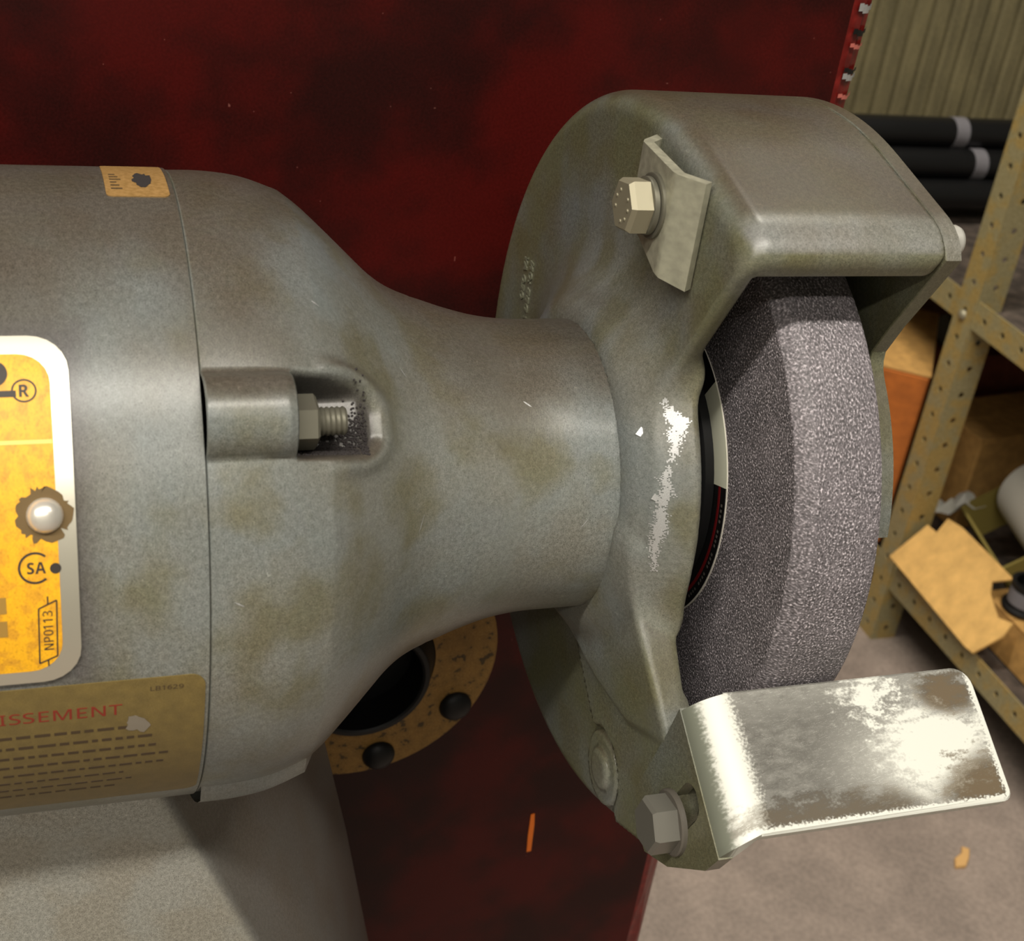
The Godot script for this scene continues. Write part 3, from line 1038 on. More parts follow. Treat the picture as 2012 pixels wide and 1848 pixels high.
const BOSS := 41.3
func bell_surface(x: float, a: float) -> float:     # radius of the end bell with its bolt boss and pocket, a in degrees
	var r := bell_r(x)
	var s := deg_to_rad(a - BOSS) * 0.086
	var wid := 0.0102
	if absf(s) < 0.03 and x < 0.0213:
		var b := 0.0848 + sqrt(maxf(0.0, wid * wid - s * s)) * 1.02 if absf(s) < wid else -1.0
		b -= 0.0012 * smoothstep(0.0185, 0.0213, x)
		r = smax(r, maxf(b, r - 0.006), 0.0035)
	if absf(s) < 0.03 and x > 0.0213:
		var q := Vector2(absf(x - 0.0306), absf(s)) - Vector2(0.0142, 0.0100) + Vector2(0.007, 0.007)
		var d := Vector2(maxf(q.x, 0.0), maxf(q.y, 0.0)).length() + minf(maxf(q.x, q.y), 0.0) - 0.007
		r += 0.0019 * exp(-pow((d - 0.0028) / 0.0026, 2.0)) * smoothstep(0.026, 0.036, x)
		r = lerpf(minf(r - 0.0028, 0.0725), r, smoothstep(-0.0028, 0.0012, d))
	return r

func hexa(s: Soup, rc: float, h: float, cham := 0.0012):    # hexagon prism along local y from 0 to h with a chamfered top
	var prev := []
	for lay in [[1.0, 0.0], [1.0, h - cham], [0.88, h]]:
		var ring := []
		for i in 6:
			ring.append(Vector3(cos(TAU * i / 6.0 + 0.3) * rc * lay[0], lay[1], -sin(TAU * i / 6.0 + 0.3) * rc * lay[0]))
		if prev:
			for i in 6: s.quad(prev[i], prev[(i + 1) % 6], ring[(i + 1) % 6], ring[i])
		prev = ring
	for i in 6: s.tri(Vector3(0, h, 0), prev[i], prev[(i + 1) % 6])

# --- outline of the wheel guard in the (z, y) plane
func g_out(z: float, y: float) -> float:
	var c := Vector2(z, y).length() - 0.1142
	if y > 0.05 and 0.974 * z > 0.225 * y: return smax(0.225 * z + 0.974 * y - 0.1142, z - 0.0676, 0.0125)
	return c
const LUG := [Vector2(0.0504, -0.0982), Vector2(0.0640, -0.0945), Vector2(0.0975, -0.0765), Vector2(0.0985, -0.050), Vector2(0.083, -0.034), Vector2(0.040, -0.040)]
const ARM := [Vector2(0.008, -0.046), Vector2(0.020, -0.0545), Vector2(0.040, -0.0570), Vector2(0.061, -0.0565), Vector2(0.086, -0.0455), Vector2(0.092, -0.040), Vector2(0.075, -0.015), Vector2(0.056, 0.0), Vector2(0.0, 0.0)]
const TONGUE := [Vector2(0.009, -0.049), Vector2(0.018, -0.0650), Vector2(0.040, -0.0780), Vector2(0.0635, -0.0935), Vector2(0.0965, -0.0770), Vector2(0.0975, -0.052), Vector2(0.080, -0.038), Vector2(0.020, -0.043)]
func convex(poly: Array, z: float, y: float) -> float:      # counter-clockwise polygons
	var d := -1e9
	var p := Vector2(z, y)
	for i in poly.size():
		var a: Vector2 = poly[i]
		var e: Vector2 = poly[(i + 1) % poly.size()] - a
		d = maxf(d, (p - a).dot(Vector2(e.y, -e.x)) / e.length())
	return d
func wedge(z: float, y: float, hub: float) -> float:        # the kept part behind the open front (negative = kept)
	var d1 := 0.863 * (z - 0.0670) - 0.505 * (y - 0.0975)
	var d2 := 0.719 * (z - 0.0655) + 0.694 * (y + 0.0225)
	return smin(smin(d1, d2, 0.006), Vector2(z, y).length() - hub, 0.008)

func guard_field(p: Vector3) -> float:
	var z := p.z
	var y := p.y
	var r := Vector2(y, z).length()
	var o := g_out(z, y)
	# solid with a rounded near edge
	var rr := 0.0065
	var qa := o + rr
	var qb := 0.1312 - p.x + rr
	var d := Vector2(maxf(qa, 0.0), maxf(qb, 0.0)).length() + minf(maxf(qa, qb), 0.0) - rr
	d = maxf(d, p.x - 0.1885)
	d = smax(d, -maxf(o + 0.0055, 0.1366 - p.x), 0.002)     # hollow
	d = maxf(d, z - 0.085 if y < 0.0 else -1.0)
	# lug that carries the tool rest
	if y < -0.02 and z > 0.0:
		d = smin(d, smax(convex(LUG, z, y), absf(p.x - 0.1355) - 0.0028, 0.003), 0.003)
		var bo := Vector2(z - 0.0485, y + 0.0855).length()
		var su := (y + 0.0210) * -0.5075 + (z - 0.0905) * 0.8616       # along and across the slot of the tool rest
		var sn := -((y + 0.0210) * 0.8616 + (z - 0.0905) * 0.5075)
		d = smin(d, smax(smax(convex(TONGUE, z, y), 0.0138 - bo, 0.001), maxf(0.1292 - p.x, p.x - 0.136), 0.0012), 0.0006)
		d = minf(d, smax(bo - 0.0122, maxf(0.1298 - p.x, p.x - 0.135), 0.0015))
		d = minf(d, smax(bo - 0.0072, maxf(0.1285 - p.x, p.x - 0.135), 0.0025))
		d = maxf(d, 0.0078 - Vector2(su - 0.0258, sn - 0.0180).length())
	if y < 0.012 and z > -0.02:
		d = smin(d, smax(convex(ARM, z, y), maxf(0.1248 + maxf(0.0, r - 0.062) * 0.13 - p.x, p.x - 0.1366), 0.004), 0.0008)
	d = smax(d, wedge(z, y, 0.052), 0.0025)
	# hub round the motor neck
	var t := clampf((p.x - 0.1207) / 0.0175, 0.0, 1.0)
	var rh := 0.0488 + 0.0165 * pow(t, 0.75)
	var hub := smax((r - rh) * 0.75, maxf(0.1207 - p.x, p.x - 0.1378), 0.003)
	d = smin(d, hub, lerpf(0.011, 0.003, smoothstep(0.0, -0.03, y)))
	return smax(d, 0.0440 - r, 0.001)

func grinder():
	var G := thing("bench_grinder", "grey green double ended bench grinder with a yellow nameplate, coarse wheel and cast wheel guard", "grinder")
	# ---- motor body
	var s := Soup.new()
	s.xf = along(Vector3.RIGHT, Vector3.ZERO)
	var prof := [[0.0, -0.235], [0.070, -0.235], [0.082, -0.228], [0.0875, -0.215]]
	for i in 20: prof.append([RM, -0.21 + 0.178 * i / 19.0])
	for i in 12: prof.append([RM, -0.031 + 0.012 * i / 11.0])
	for i in 10: prof.append([RM, -0.018 + 0.0176 * i / 9.0])
	prof.append_array([[RM - 0.0005, -0.0001], [0.084, 0.0]])
	s.lathe(prof, 160)
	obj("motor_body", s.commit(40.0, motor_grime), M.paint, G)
	# ---- end bell with bolt boss and pocket
	var pts := PackedVector3Array()
	var ang := []
	var a := -150.0
	while a < 211.0:
		ang.append(a)
		a += 0.5 if a > -55.0 and a < 112.0 else 2.0
	ang[ang.size() - 1] = 210.0
	var xs := [-0.0001, 0.0001, 0.0005]
	var x := 0.0012
	while x < 0.130:
		xs.append(x)
		x += 0.00045 if (x > 0.0185 and x < 0.0245) else 0.0007 if x < 0.05 else 0.0014
	for i in xs.size():
		for j in ang.size():
			var r := bell_surface(xs[i], ang[j])
			if i == 0: r -= 0.0007
			var t := deg_to_rad(ang[j])
			pts.append(Vector3(xs[i], r * sin(t), r * cos(t)))
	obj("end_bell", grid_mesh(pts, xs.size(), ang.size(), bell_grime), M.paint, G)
	var lb := Soup.new()
	for i in 12:
		for j in 12:
			var q := []
			for k in [[i, j], [i + 1, j], [i + 1, j + 1], [i, j + 1]]:
				var px: float = 0.0008 + 0.0315 * k[0] / 12.0
				var t := deg_to_rad(-36.0 - 60.0 * k[1] / 12.0)
				var r: float = bell_r(px) + (0.0030 if k[1] > 0 else -0.001) - (0.003 if k[0] == 12 else 0.0)
				q.append(Vector3(px, r * sin(t), r * cos(t)))
			lb.quad(q[3], q[2], q[1], q[0])
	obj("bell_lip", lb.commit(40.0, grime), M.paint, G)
	# through bolt in the pocket
	var bt := deg_to_rad(BOSS - 0.6)
	var bd := Vector3(0, sin(bt), cos(bt))
	var ns := Soup.new()
	ns.xf = along(Vector3.RIGHT, Vector3(0.0212, 0, 0) + bd * 0.0805, bd)
	hexa(ns, 0.0068, 0.0062, 0.0007)
	obj("nut", ns.commit(20.0), M.steel_dull, G, "plain steel hexagon nut")
	var st := Soup.new()
	st.xf = along(Vector3.RIGHT, Vector3(0.020, 0, 0) + bd * 0.0805, bd)
	var th := [[0.0, 0.0]]
	for i in 22: th.append([0.0032 if i % 2 else 0.0036, 0.001 + 0.0135 * i / 21.0])
	th.append([0.0, 0.0150])
	st.lathe(th, 18)
	obj("threaded_stud", st.commit(25.0), M.steel_dull, G)
	# grinding grit lying in the pocket
	var mm := MultiMesh.new()
	mm.transform_format = MultiMesh.TRANSFORM_3D
	var gr := Soup.new()
	gr.box(Vector3.ZERO, Vector3(0.0006, 0.00045, 0.0005), 0.00012)
	mm.mesh = gr.commit()
	mm.instance_count = 900
	var rng := RandomNumberGenerator.new()
	rng.seed = 5
	for i in mm.instance_count:
		var gx := 0.0222 + 0.0195 * pow(rng.randf(), 0.75)
		var ga := BOSS - 6.4 + absf(rng.randfn(0.0, 2.2 + 3.5 * smoothstep(0.032, 0.040, gx)))
		var gt := deg_to_rad(ga)
		var rr := bell_surface(gx, ga) + 0.0002
		mm.set_instance_transform(i, Transform3D(Basis.from_euler(Vector3(rng.randf() * 6.0, rng.randf() * 6.0, 0)), Vector3(gx, rr * sin(gt), rr * cos(gt))))
	var mi := MultiMeshInstance3D.new()
	mi.name = "grinding_grit"
	mi.multimesh = mm
	mi.material_override = M.dust
	mi.set_meta("kind", "stuff")
	G.add_child(mi, true)
	scratches(G)
	labels(G)
	pedestal(G)
	guard(G)

func scratches(G):
	# bare scratches and nicks in the paint of neck, bell and hub: [x, degrees, length, width, tilt, radius (0 = bell)]
	var k := 0
	for q in [[0.0585, 17.3, 0.0052, 0.0006, 1.2, 0], [0.1103, 8.6, 0.0040, 0.0005, 0.9, 0], [0.0944, 53.0, 0.0028, 0.0007, -0.6, 0], [0.030, 62.0, 0.0022, 0.0008, -0.5, 0], [0.056, 57.0, 0.003, 0.0005, -0.9, 0], [0.0035, 21.0, 0.0035, 0.0012, 1.5, 0], [0.0065, 12.0, 0.0028, 0.0005, -0.5, 0]]:
		var s := Soup.new()
		var n := 6
		var up := []
		var dn := []
		for i in n + 1:
			var u := (float(i) / n - 0.5)
			var w: float = q[3] * (1.0 - pow(absf(u) * 2.0, 2.0) * 0.8) * (0.8 + 0.4 * nf.get_noise_2d(i * 3.1, q[0] * 900.0))
			var px: float = q[0] + cos(q[4]) * u * q[2]
			var r := bell_surface(px, q[1]) + 0.00012
			var aa: float = deg_to_rad(q[1]) + sin(q[4]) * u * q[2] / r
			up.append(Vector3(px, r * sin(aa + w / r * 0.5), r * cos(aa + w / r * 0.5)))
			dn.append(Vector3(px, r * sin(aa - w / r * 0.5), r * cos(aa - w / r * 0.5)))
		for i in n: s.quad(dn[i], dn[i + 1], up[i + 1], up[i])
		obj("scratch", s.commit(), M.bare, G)

func labels(G):
	# ---- yellow nameplate
	var x1 := -0.0292
	var y0 := deg(1.9)
	var y1 := deg(54.2)
	var plate := obj("nameplate", bent_mesh(rounded(-0.165, y0, x1, y1, 0.0085), 0.0, 0.0008), M.white_metal, G, "yellow nameplate with a bare metal border and a rivet")
	obj("yellow_field", bent_mesh(rounded(-0.1615, y0 + 0.0032, x1 - 0.0040, y1 - 0.0045, 0.0070), 0.0007, 0.00088), M.yellow, plate)
	obj("dividing_line", bent_mesh(PackedVector2Array([Vector2(-0.1600, deg(38.15) - 0.00045), Vector2(x1 - 0.0042, deg(38.15) - 0.00045), Vector2(x1 - 0.0042, deg(38.15) + 0.00045), Vector2(-0.1600, deg(38.15) + 0.00045)]), 0.0008, 0.00094), M.pale_line, plate)
	var L := 0.00088
	var on := func(x: float, s: float): return func(p: Vector3): return on_motor(x + p.x, s + p.y, L + p.z)
	# tail end of the big word, cut by the edge of the picture
	obj("lettering", bent_mesh(disc(-0.0452, deg(48.3), 0.0031), L, L + 0.00008), M.ink, plate)
	obj("lettering", bent_mesh(PackedVector2Array([Vector2(-0.056, deg(44.75)), Vector2(-0.0405, deg(44.75)), Vector2(-0.0405, deg(45.7)), Vector2(-0.056, deg(45.7))]), L, L + 0.00008), M.ink, plate)
	var c := Vector2(-0.0388, deg(45.65))
	obj("lettering", bent_arc(c.x, c.y, 0.0023, 0.0027, 0.0, 360.0, L, L + 0.00008), M.ink, plate)
	obj("lettering", letters("R", 0.0028, 0.00008, on.call(c.x - 0.00105, c.y - 0.0014)), M.ink, plate)
	c = Vector2(-0.0383, deg(20.2))
	obj("emblem", bent_arc(c.x, c.y, 0.0031, 0.0036, 48.0, 312.0, L, L + 0.00008), M.ink, plate)
	obj("lettering", letters("SA", 0.0026, 0.00008, on.call(c.x - 0.0017, c.y - 0.0013), true, 0.95), M.ink, plate)
	obj("lettering", bent_mesh(disc(-0.0340, deg(20.0), 0.0012), L, L + 0.00008), M.ink, plate)
	# approval mark in a slanted frame, reading upwards
	var n0 := Vector2(-0.0362, deg(10.3))
	obj("lettering", letters("NP0113", 0.0021, 0.00008, func(p: Vector3): return on_motor(n0.x + 0.0011 - p.y, n0.y - 0.0044 + p.x, L + p.z), false, 1.02), M.ink, plate)
	var fr := Soup.new()
	var cn := [Vector2(-0.0021, -0.0078), Vector2(0.0018, -0.0061), Vector2(0.0021, 0.0076), Vector2(-0.0018, 0.0058)]
	for seg in [[cn[0], cn[1]], [cn[1], cn[2]], [cn[2], cn[3]], [cn[3], cn[0]], [Vector2(-0.0002, -0.0069), Vector2(-0.0002, -0.0086)], [Vector2(0.0002, 0.0068), Vector2(0.0002, 0.0086)]]:
		var d: Vector2 = (seg[1] - seg[0]).normalized()
		var w := Vector2(-d.y, d.x) * 0.00016
		bent(fr, PackedVector2Array([n0 + seg[0] - w, n0 + seg[1] - w, n0 + seg[1] + w, n0 + seg[0] + w]), L, L + 0.00008)
	obj("frame", fr.commit(), M.ink, plate)
	for q in [14.9, 11.3]:
		obj("lettering", bent_mesh(PackedVector2Array([Vector2(-0.060, deg(q) - 0.0019), Vector2(-0.0447, deg(q) - 0.0019), Vector2(-0.0447, deg(q) + 0.0019), Vector2(-0.060, deg(q) + 0.0019)]), L, L + 0.00008), mat(Color(0.62, 0.48, 0.22), 0.5), plate)
	# rivet and the grime round it
	var rp := on_motor(-0.0357, deg(27.65), 0.0008)
	var rn := Vector3(0, rp.y, rp.z).normalized()
	var rs := Soup.new()
	rs.xf = along(rn, rp)
	rs.lathe([[0.0040, 0.0], [0.0038, 0.0010], [0.0030, 0.0022], [0.0017, 0.0029], [0.0, 0.0031]], 26)
	obj("rivet", rs.commit(50.0), mat(Color(0.90, 0.88, 0.84), 0.3, 0.6), plate)
	var ring := PackedVector2Array()
	for i in 60:
		var t := TAU * i / 60.0
		var rad := 0.0056 + 0.0009 * nf.get_noise_2d(cos(t) * 3.0, sin(t) * 3.0) * 2.0 + 0.0004 * sin(i * 2.7)
		ring.append(Vector2(-0.0357 + rad * cos(t), deg(27.65) + rad * sin(t)))
	obj("grime_ring", bent_mesh(ring, L, L + 0.00006), mat(Color(0.40, 0.32, 0.19), 0.8), plate)
	# ---- brass coloured warning label
	var wl := obj("warning_label", bent_mesh(rounded(-0.165, deg(-34.3), -0.0012, deg(0.5), 0.0035), 0.0, 0.00025), M.brass_label, G, "dull brass coloured warning label with red heading")
	var LL := 0.00025
	obj("lettering", letters("AVERTISSEMENT", 0.0033, 0.00006, func(p: Vector3): return on_motor(-0.0205 - 0.0447 + p.x, deg(-6.3) + p.y, LL + p.z), false, 1.38), M.ink_red, wl)
	obj("lettering", letters("LB1629", 0.0013, 0.00006, func(p: Vector3): return on_motor(-0.0140 + p.x, deg(-2.0) + p.y, LL + p.z), false, 1.4), M.ink_soft, wl)
	var rng := RandomNumberGenerator.new()
	rng.seed = 11
	var ends := [-0.0165, -0.0135, -0.0125, -0.0095, -0.0105, -0.020, -0.018, -0.022]
	for i in ends.size():
		var line := Soup.new()
		var th := deg(-9.4 - i * 2.55)
		var x := -0.068
		while x < ends[i]:
			var w := rng.randf_range(0.0012, 0.0042)
			var e := minf(x + w, ends[i])
			bent(line, PackedVector2Array([Vector2(x, th - 0.0005), Vector2(e, th - 0.0005), Vector2(e, th + 0.0005), Vector2(x, th + 0.0005)]), LL, LL + 0.00005)
			x = e + 0.0009
		obj("text_line", line.commit(), M.ink_soft, wl)
	var sc := PackedVector2Array()
	for i in 30:
		var t := TAU * i / 30.0
		var rad := 1.0 + nf.get_noise_2d(cos(t) * 4.0, sin(t) * 4.0) * 0.9
		sc.append(Vector2(-0.0172 + 0.0026 * rad * cos(t), deg(-9.0) + 0.0026 * rad * sin(t)))
	obj("scrape", bent_mesh(sc, LL, LL + 0.00008), mat(Color(0.55, 0.52, 0.47), 0.4, 0.3), wl)
	# ---- small brass tag on top
	var tg := obj("brass_tag", bent_mesh(rounded(-0.0172, deg(85.9), -0.0016, deg(106.0), 0.0016), 0.0, 0.0003), M.brass_tag, G, "small worn brass tag on top of the motor")
	for i in 6:
		obj("text_line", bent_mesh(PackedVector2Array([Vector2(-0.0158, deg(88.6 + i * 1.5)), Vector2(-0.0130 - 0.0006 * (i % 3), deg(88.6 + i * 1.5)), Vector2(-0.0130 - 0.0006 * (i % 3), deg(89.1 + i * 1.5)), Vector2(-0.0158, deg(89.1 + i * 1.5))]), 0.0003, 0.00036), M.ink_soft, tg)
	var sp := PackedVector2Array()
	for i in 24:
		var t := TAU * i / 24.0
		var rad := 1.0 + nf.get_noise_2d(cos(t) * 3.0 + 7.0, sin(t) * 3.0) * 0.5
		sp.append(Vector2(-0.0078 + 0.0022 * rad * cos(t), deg(93.5) + 0.0062 * rad * sin(t)))
	obj("stain", bent_mesh(sp, 0.0003, 0.00038), M.dust, tg)

func pedestal(G):
	# cast foot: cross sections from the saddle down, each [y, x of front corner, x of back corner, z of front, z of back]
	var rows := [[-0.048, -0.0165, 0.040, 0.0490, -0.058], [-0.075, -0.0070, 0.046, 0.0500, -0.060], [-0.105, 0.0068, 0.0530, 0.0520, -0.062], [-0.134, 0.0200, 0.0600, 0.0545, -0.064], [-0.170, 0.0345, 0.0690, 0.057, -0.067], [-0.220, 0.0520, 0.0810, 0.060, -0.070], [-0.300, 0.075, 0.098, 0.065, -0.075], [-0.34, 0.082, 0.10, 0.066, -0.076]]
	var mid := -0.11
	var nv := 0
	var pts := PackedVector3Array()
	for r in rows:
		var ring := []
		var cs := [Vector2(2.0 * mid - r[1], r[3]), Vector2(r[1], r[3]), Vector2(r[2], r[4]), Vector2(2.0 * mid - r[2], r[4])]
		for i in 4:
			var p: Vector2 = cs[i]
			var u: Vector2 = (cs[(i + 3) % 4] - p).normalized()
			var w: Vector2 = (cs[(i + 1) % 4] - p).normalized()
			var rad := 0.004
			for k in 7:
				var t := k / 6.0
				var q := p + u * rad * (1.0 - t) * (1.0 - t) + w * rad * t * t
				ring.append(q)
			for k in range(1, 6):
				ring.append((p + w * rad).lerp(cs[(i + 1) % 4] - w * rad, k / 6.0))
		ring.append(ring[0])
		nv = ring.size()
		for q in ring: pts.append(Vector3(q.x, r[0], q.y))
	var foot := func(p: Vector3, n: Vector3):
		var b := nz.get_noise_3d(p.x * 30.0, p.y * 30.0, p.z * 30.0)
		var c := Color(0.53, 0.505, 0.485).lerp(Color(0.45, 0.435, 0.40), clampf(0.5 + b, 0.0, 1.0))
		return c.lerp(Color(0.23, 0.215, 0.21), 0.8 * smoothstep(0.35, 0.75, n.x))      # shade of the wheel side put into the colour
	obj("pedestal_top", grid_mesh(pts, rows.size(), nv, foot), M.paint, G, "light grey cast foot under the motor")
	var s := Soup.new()
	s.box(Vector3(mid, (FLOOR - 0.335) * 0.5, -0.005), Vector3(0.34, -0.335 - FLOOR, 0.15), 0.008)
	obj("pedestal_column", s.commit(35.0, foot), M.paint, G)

func guard(G):
	# ---- cast guard
	var gm := obj("wheel_guard", nets(guard_field, Vector3(0.1165, -0.1190, -0.1200), Vector3(0.1925, 0.1200, 0.1060), 0.0014, guard_grime), M.paint, G, "cast grey green wheel guard")
	# faint cast lettering, reading upwards at the back of the plate
	var la := func(z0: float, y0: float): return func(p: Vector3): return Vector3(0.13125 - p.z, y0 + p.x, z0 + p.y)
	for q in [["/ DBB :ON", -0.0800, 0.0125, 0.031], ["OEO AY", -0.0860, 0.0180, 0.024]]:
		obj("lettering", letters(q[0], 0.0034, 0.0005, la.call(q[1], q[2]), true, 1.0), M.paint_plain if M.has("paint_plain") else plain_paint(), gm)
	# bare metal scuffed on the hub
	var left := [[47.5, 0.1287], [44.0, 0.1290], [40.5, 0.1300], [36.5, 0.1296], [33.0, 0.1300], [29.5, 0.1290], [26.0, 0.1272], [22.0, 0.1268], [18.0, 0.1260], [13.0, 0.1258], [7.0, 0.1256], [2.0, 0.1262], [-2.0, 0.1274]]
	var right := [[47.5, 0.1297], [44.0, 0.1316], [40.5, 0.1352], [36.5, 0.1330], [33.0, 0.1318], [29.5, 0.1302], [26.0, 0.1296], [22.0, 0.1304], [18.0, 0.1290], [13.0, 0.1300], [7.0, 0.1288], [2.0, 0.1286], [-2.0, 0.1280]]
	var sc := Soup.new()
	var na := 170
	var nx := 30
	var g := []
	for i in na + 1:
		var a := lerpf(48.0, -2.5, float(i) / na)
		var row := []
		var t := deg_to_rad(a)
		var d := Vector3(0, sin(t), cos(t))
		for j in nx + 1:
			var x := lerpf(0.1248, 0.1358, float(j) / nx)
			var r := 0.072
			for it in 14:
				var f := guard_field(Vector3(x, 0, 0) + d * r)
				if f < 0.00002: break
				r -= f * 0.9
			row.append(Vector3(x, 0, 0) + d * (r + 0.00012))
		g.append(row)
	for i in na:
		var a := lerpf(48.0, -2.5, float(i) / na)
		var l := 0.0
		var r := 0.0
		for k in left.size() - 1:
			if a <= left[k][0] and a >= left[k + 1][0]:
				var t: float = (left[k][0] - a) / (left[k][0] - left[k + 1][0])
				l = lerpf(left[k][1], left[k + 1][1], t); r = lerpf(right[k][1], right[k + 1][1], t)
		for j in nx:
			var x := lerpf(0.1248, 0.1358, (j + 0.5) / nx)
			var e := minf(x - l, r - x) / 0.0018
			var n := nf.get_noise_2d(a * 1.6, x * 2600.0) * 1.4 + nz.get_noise_2d(a * 0.25, x * 500.0) * 0.8
			if a < 24.0: n -= 0.15
			if l > 0.0 and e + n * 0.62 > 0.12: sc.quad(g[i][j], g[i][j + 1], g[i + 1][j + 1], g[i + 1][j])
	obj("bare_scuff", sc.commit(60.0), M.bare, gm, "ragged bare metal scuff on the hub")
	var nick := Soup.new()
	for q in [[39.4, 0.1237], [39.9, 0.1240], [20.5, 0.1262]]:
		var t := deg_to_rad(q[0])
		var d := Vector3(0, sin(t), cos(t))
		var r := 0.07
		for it in 14: r -= guard_field(Vector3(q[1], 0, 0) + d * r) * 0.9
		nick.xf = facing((d + Vector3(-0.6, 0, 0)), Vector3.UP, Vector3(q[1], 0, 0) + d * r)
		nick.extrude(PackedVector2Array([Vector2(-0.0010, -0.0007), Vector2(0.0006, -0.0010), Vector2(0.0011, 0.0004), Vector2(-0.0003, 0.0011)]), -0.0004, 0.00022)
	nick.xf = Transform3D.IDENTITY
	obj("paint_nick", nick.commit(), M.bare, gm)

	# ---- cover plate on the far side, its outline found from the centre outwards
	var poly := PackedVector2Array()
	for i in 240:
		var t := TAU * i / 240.0
		var d := Vector2(cos(t), sin(t))
		var lo := 0.01
		var hi := 0.16
		for it in 22:
			var m := (lo + hi) * 0.5
			var q := d * m
			var f := maxf(g_out(q.x, q.y), wedge(q.x, q.y + 0.02 * smoothstep(0.0, -0.03, q.y), 0.0720))
			if q.y < 0.012: f = maxf(f, q.x - 0.067 - 0.6 * (q.y - 0.012))
			if f < 0.0: lo = m
			else: hi = m
		poly.append(d * lo)
	var cv := Soup.new()
	cv.xf = Transform3D(Basis(Vector3(0, 0, 1), Vector3(0, 1, 0), Vector3(-1, 0, 0)), Vector3(0.1933, 0, 0))   # local x -> world z, local z -> -x
	cv.extrude(poly, 0.0, 0.0047, 0.0003)
	var cover := obj("guard_cover", cv.commit(30.0, guard_grime), M.paint, G, "flat cover plate on the far side of the guard")
	var nub := Soup.new()
	nub.xf = along(Vector3.RIGHT, Vector3(0.1930, 0.0983, 0.0576))
	nub.lathe([[0.0043, -0.003], [0.0043, 0.0026], [0.0038, 0.0038], [0.0024, 0.0045], [0.0, 0.0047]], 28)
	obj("hinge_pin", nub.commit(50.0), mat(Color(0.80, 0.79, 0.76), 0.35, 0.5), cover, "worn bright pin end")

	# ---- grinding wheel
	var w := Soup.new()
	w.xf = along(Vector3.RIGHT, Vector3.ZERO)
	w.lathe([[0.0, 0.1525], [0.030, 0.1525], [0.060, 0.1525], [0.0868, 0.1525], [0.0879, 0.1528], [0.0906, 0.1560], [0.0913, 0.1580], [0.0914, 0.1700], [0.0908, 0.1760], [0.0898, 0.1777], [0.06, 0.1777], [0.0, 0.1777]], 200)
	var wheel := obj("grinding_wheel", w.commit(50.0), M.wheel, G, "coarse grey abrasive wheel")
	var ring := func(r0: float, r1: float, a0: float, a1: float, x: float, seg := 40) -> ArrayMesh:
		var k := Soup.new()
		for i in seg:
			var p := []
			for q in [[r0, i], [r1, i], [r1, i + 1], [r0, i + 1]]:
				var t := deg_to_rad(lerpf(a0, a1, float(q[1]) / seg))
				p.append(Vector3(x, q[0] * sin(t), q[0] * cos(t)))
			k.oquad(p[0], p[1], p[2], p[3], Vector3(1, 0, 0))
			var e := Vector3(0.0003, 0, 0)
			k.oquad(p[1], p[2], p[2] + e, p[1] + e, Vector3(x, 0, 0))
		return k.commit()
	obj("paper_label", ring.call(0.0, 0.0501, 0.0, 360.0, 0.15215, 90), mat(Color(0.80, 0.78, 0.74), 0.6), wheel, "round paper label of the wheel")
	obj("black_sector", ring.call(0.0, 0.0496, -75.0, 20.0, 0.15205, 60), M.label_black, wheel)
	obj("black_sector", ring.call(0.0, 0.0499, 57.0, 150.0, 0.15205, 60), M.label_black, wheel)
	obj("white_sector", ring.call(0.0, 0.0500, 20.0, 57.0, 0.15205, 40), M.white_sector, wheel)
	obj("red_arc", ring.call(0.0452, 0.0463, -38.0, 20.0, 0.15195, 40), M.label_red, wheel)
	for i in 26:
		var t0 := 14.0 - i * 2.0
		if i % 5 == 4: continue
		obj("lettering", ring.call(0.0473, 0.0481, t0, t0 - 1.1, 0.15198, 3), mat(Color(0.35, 0.33, 0.31), 0.6), wheel)
	var fl := Soup.new()
	fl.xf = along(Vector3.RIGHT, Vector3.ZERO)
	fl.lathe([[0.012, 0.139], [0.020, 0.1415], [0.040, 0.1465], [0.0425, 0.149], [0.0425, 0.1518], [0.0, 0.1518]], 60)
	obj("wheel_flange", fl.commit(), M.dark_steel, G, "dark steel flange clamping the wheel")
	var shf := Soup.new()
	shf.xf = along(Vector3.RIGHT, Vector3.ZERO)
	shf.lathe([[0.011, 0.10], [0.011, 0.1845], [0.010, 0.1855], [0.0, 0.1855]], 30)
	obj("shaft", shf.commit(), M.dark_steel, G)

	# ---- tool rest: a plate tilted forward and bent down at its left end into a slotted ear
	var BL := Vector3(0.1395, -0.0210, 0.0905)
	var u := Vector3(0, -0.5075, 0.8616)
	var n := Vector3(0, 0.8616, 0.5075)
	var xr := Vector3.RIGHT
	var TH := 0.0042
	var wide := 0.0795
	var deep := 0.0400
	var rs := Soup.new()
	rs.xf = Transform3D(Basis(xr, -u, n), BL)     # local x right, local y away from the viewer, local z out of the plate
	var out := PackedVector2Array([Vector2(0.0, -deep), Vector2(wide - 0.003, -deep)])
	for i in 5:
		var t := deg_to_rad(-90.0 + 90.0 * i / 4.0)
		out.append(Vector2(wide - 0.003 + 0.003 * cos(t), -deep + 0.003 + 0.003 * sin(t)))
	for i in 7:
		var t := deg_to_rad(90.0 * i / 6.0)
		out.append(Vector2(wide - 0.006 + 0.006 * cos(t), -0.006 + 0.006 * sin(t)))
	out.append(Vector2(0.030, 0.0)); out.append(Vector2(0.0, 0.0))
	rs.extrude(out, -TH, 0.0, 0.0006)
	# the bend, in slices round an axis along u
	var R := 0.0105
	var seg := 9
	var inset := 0.0005
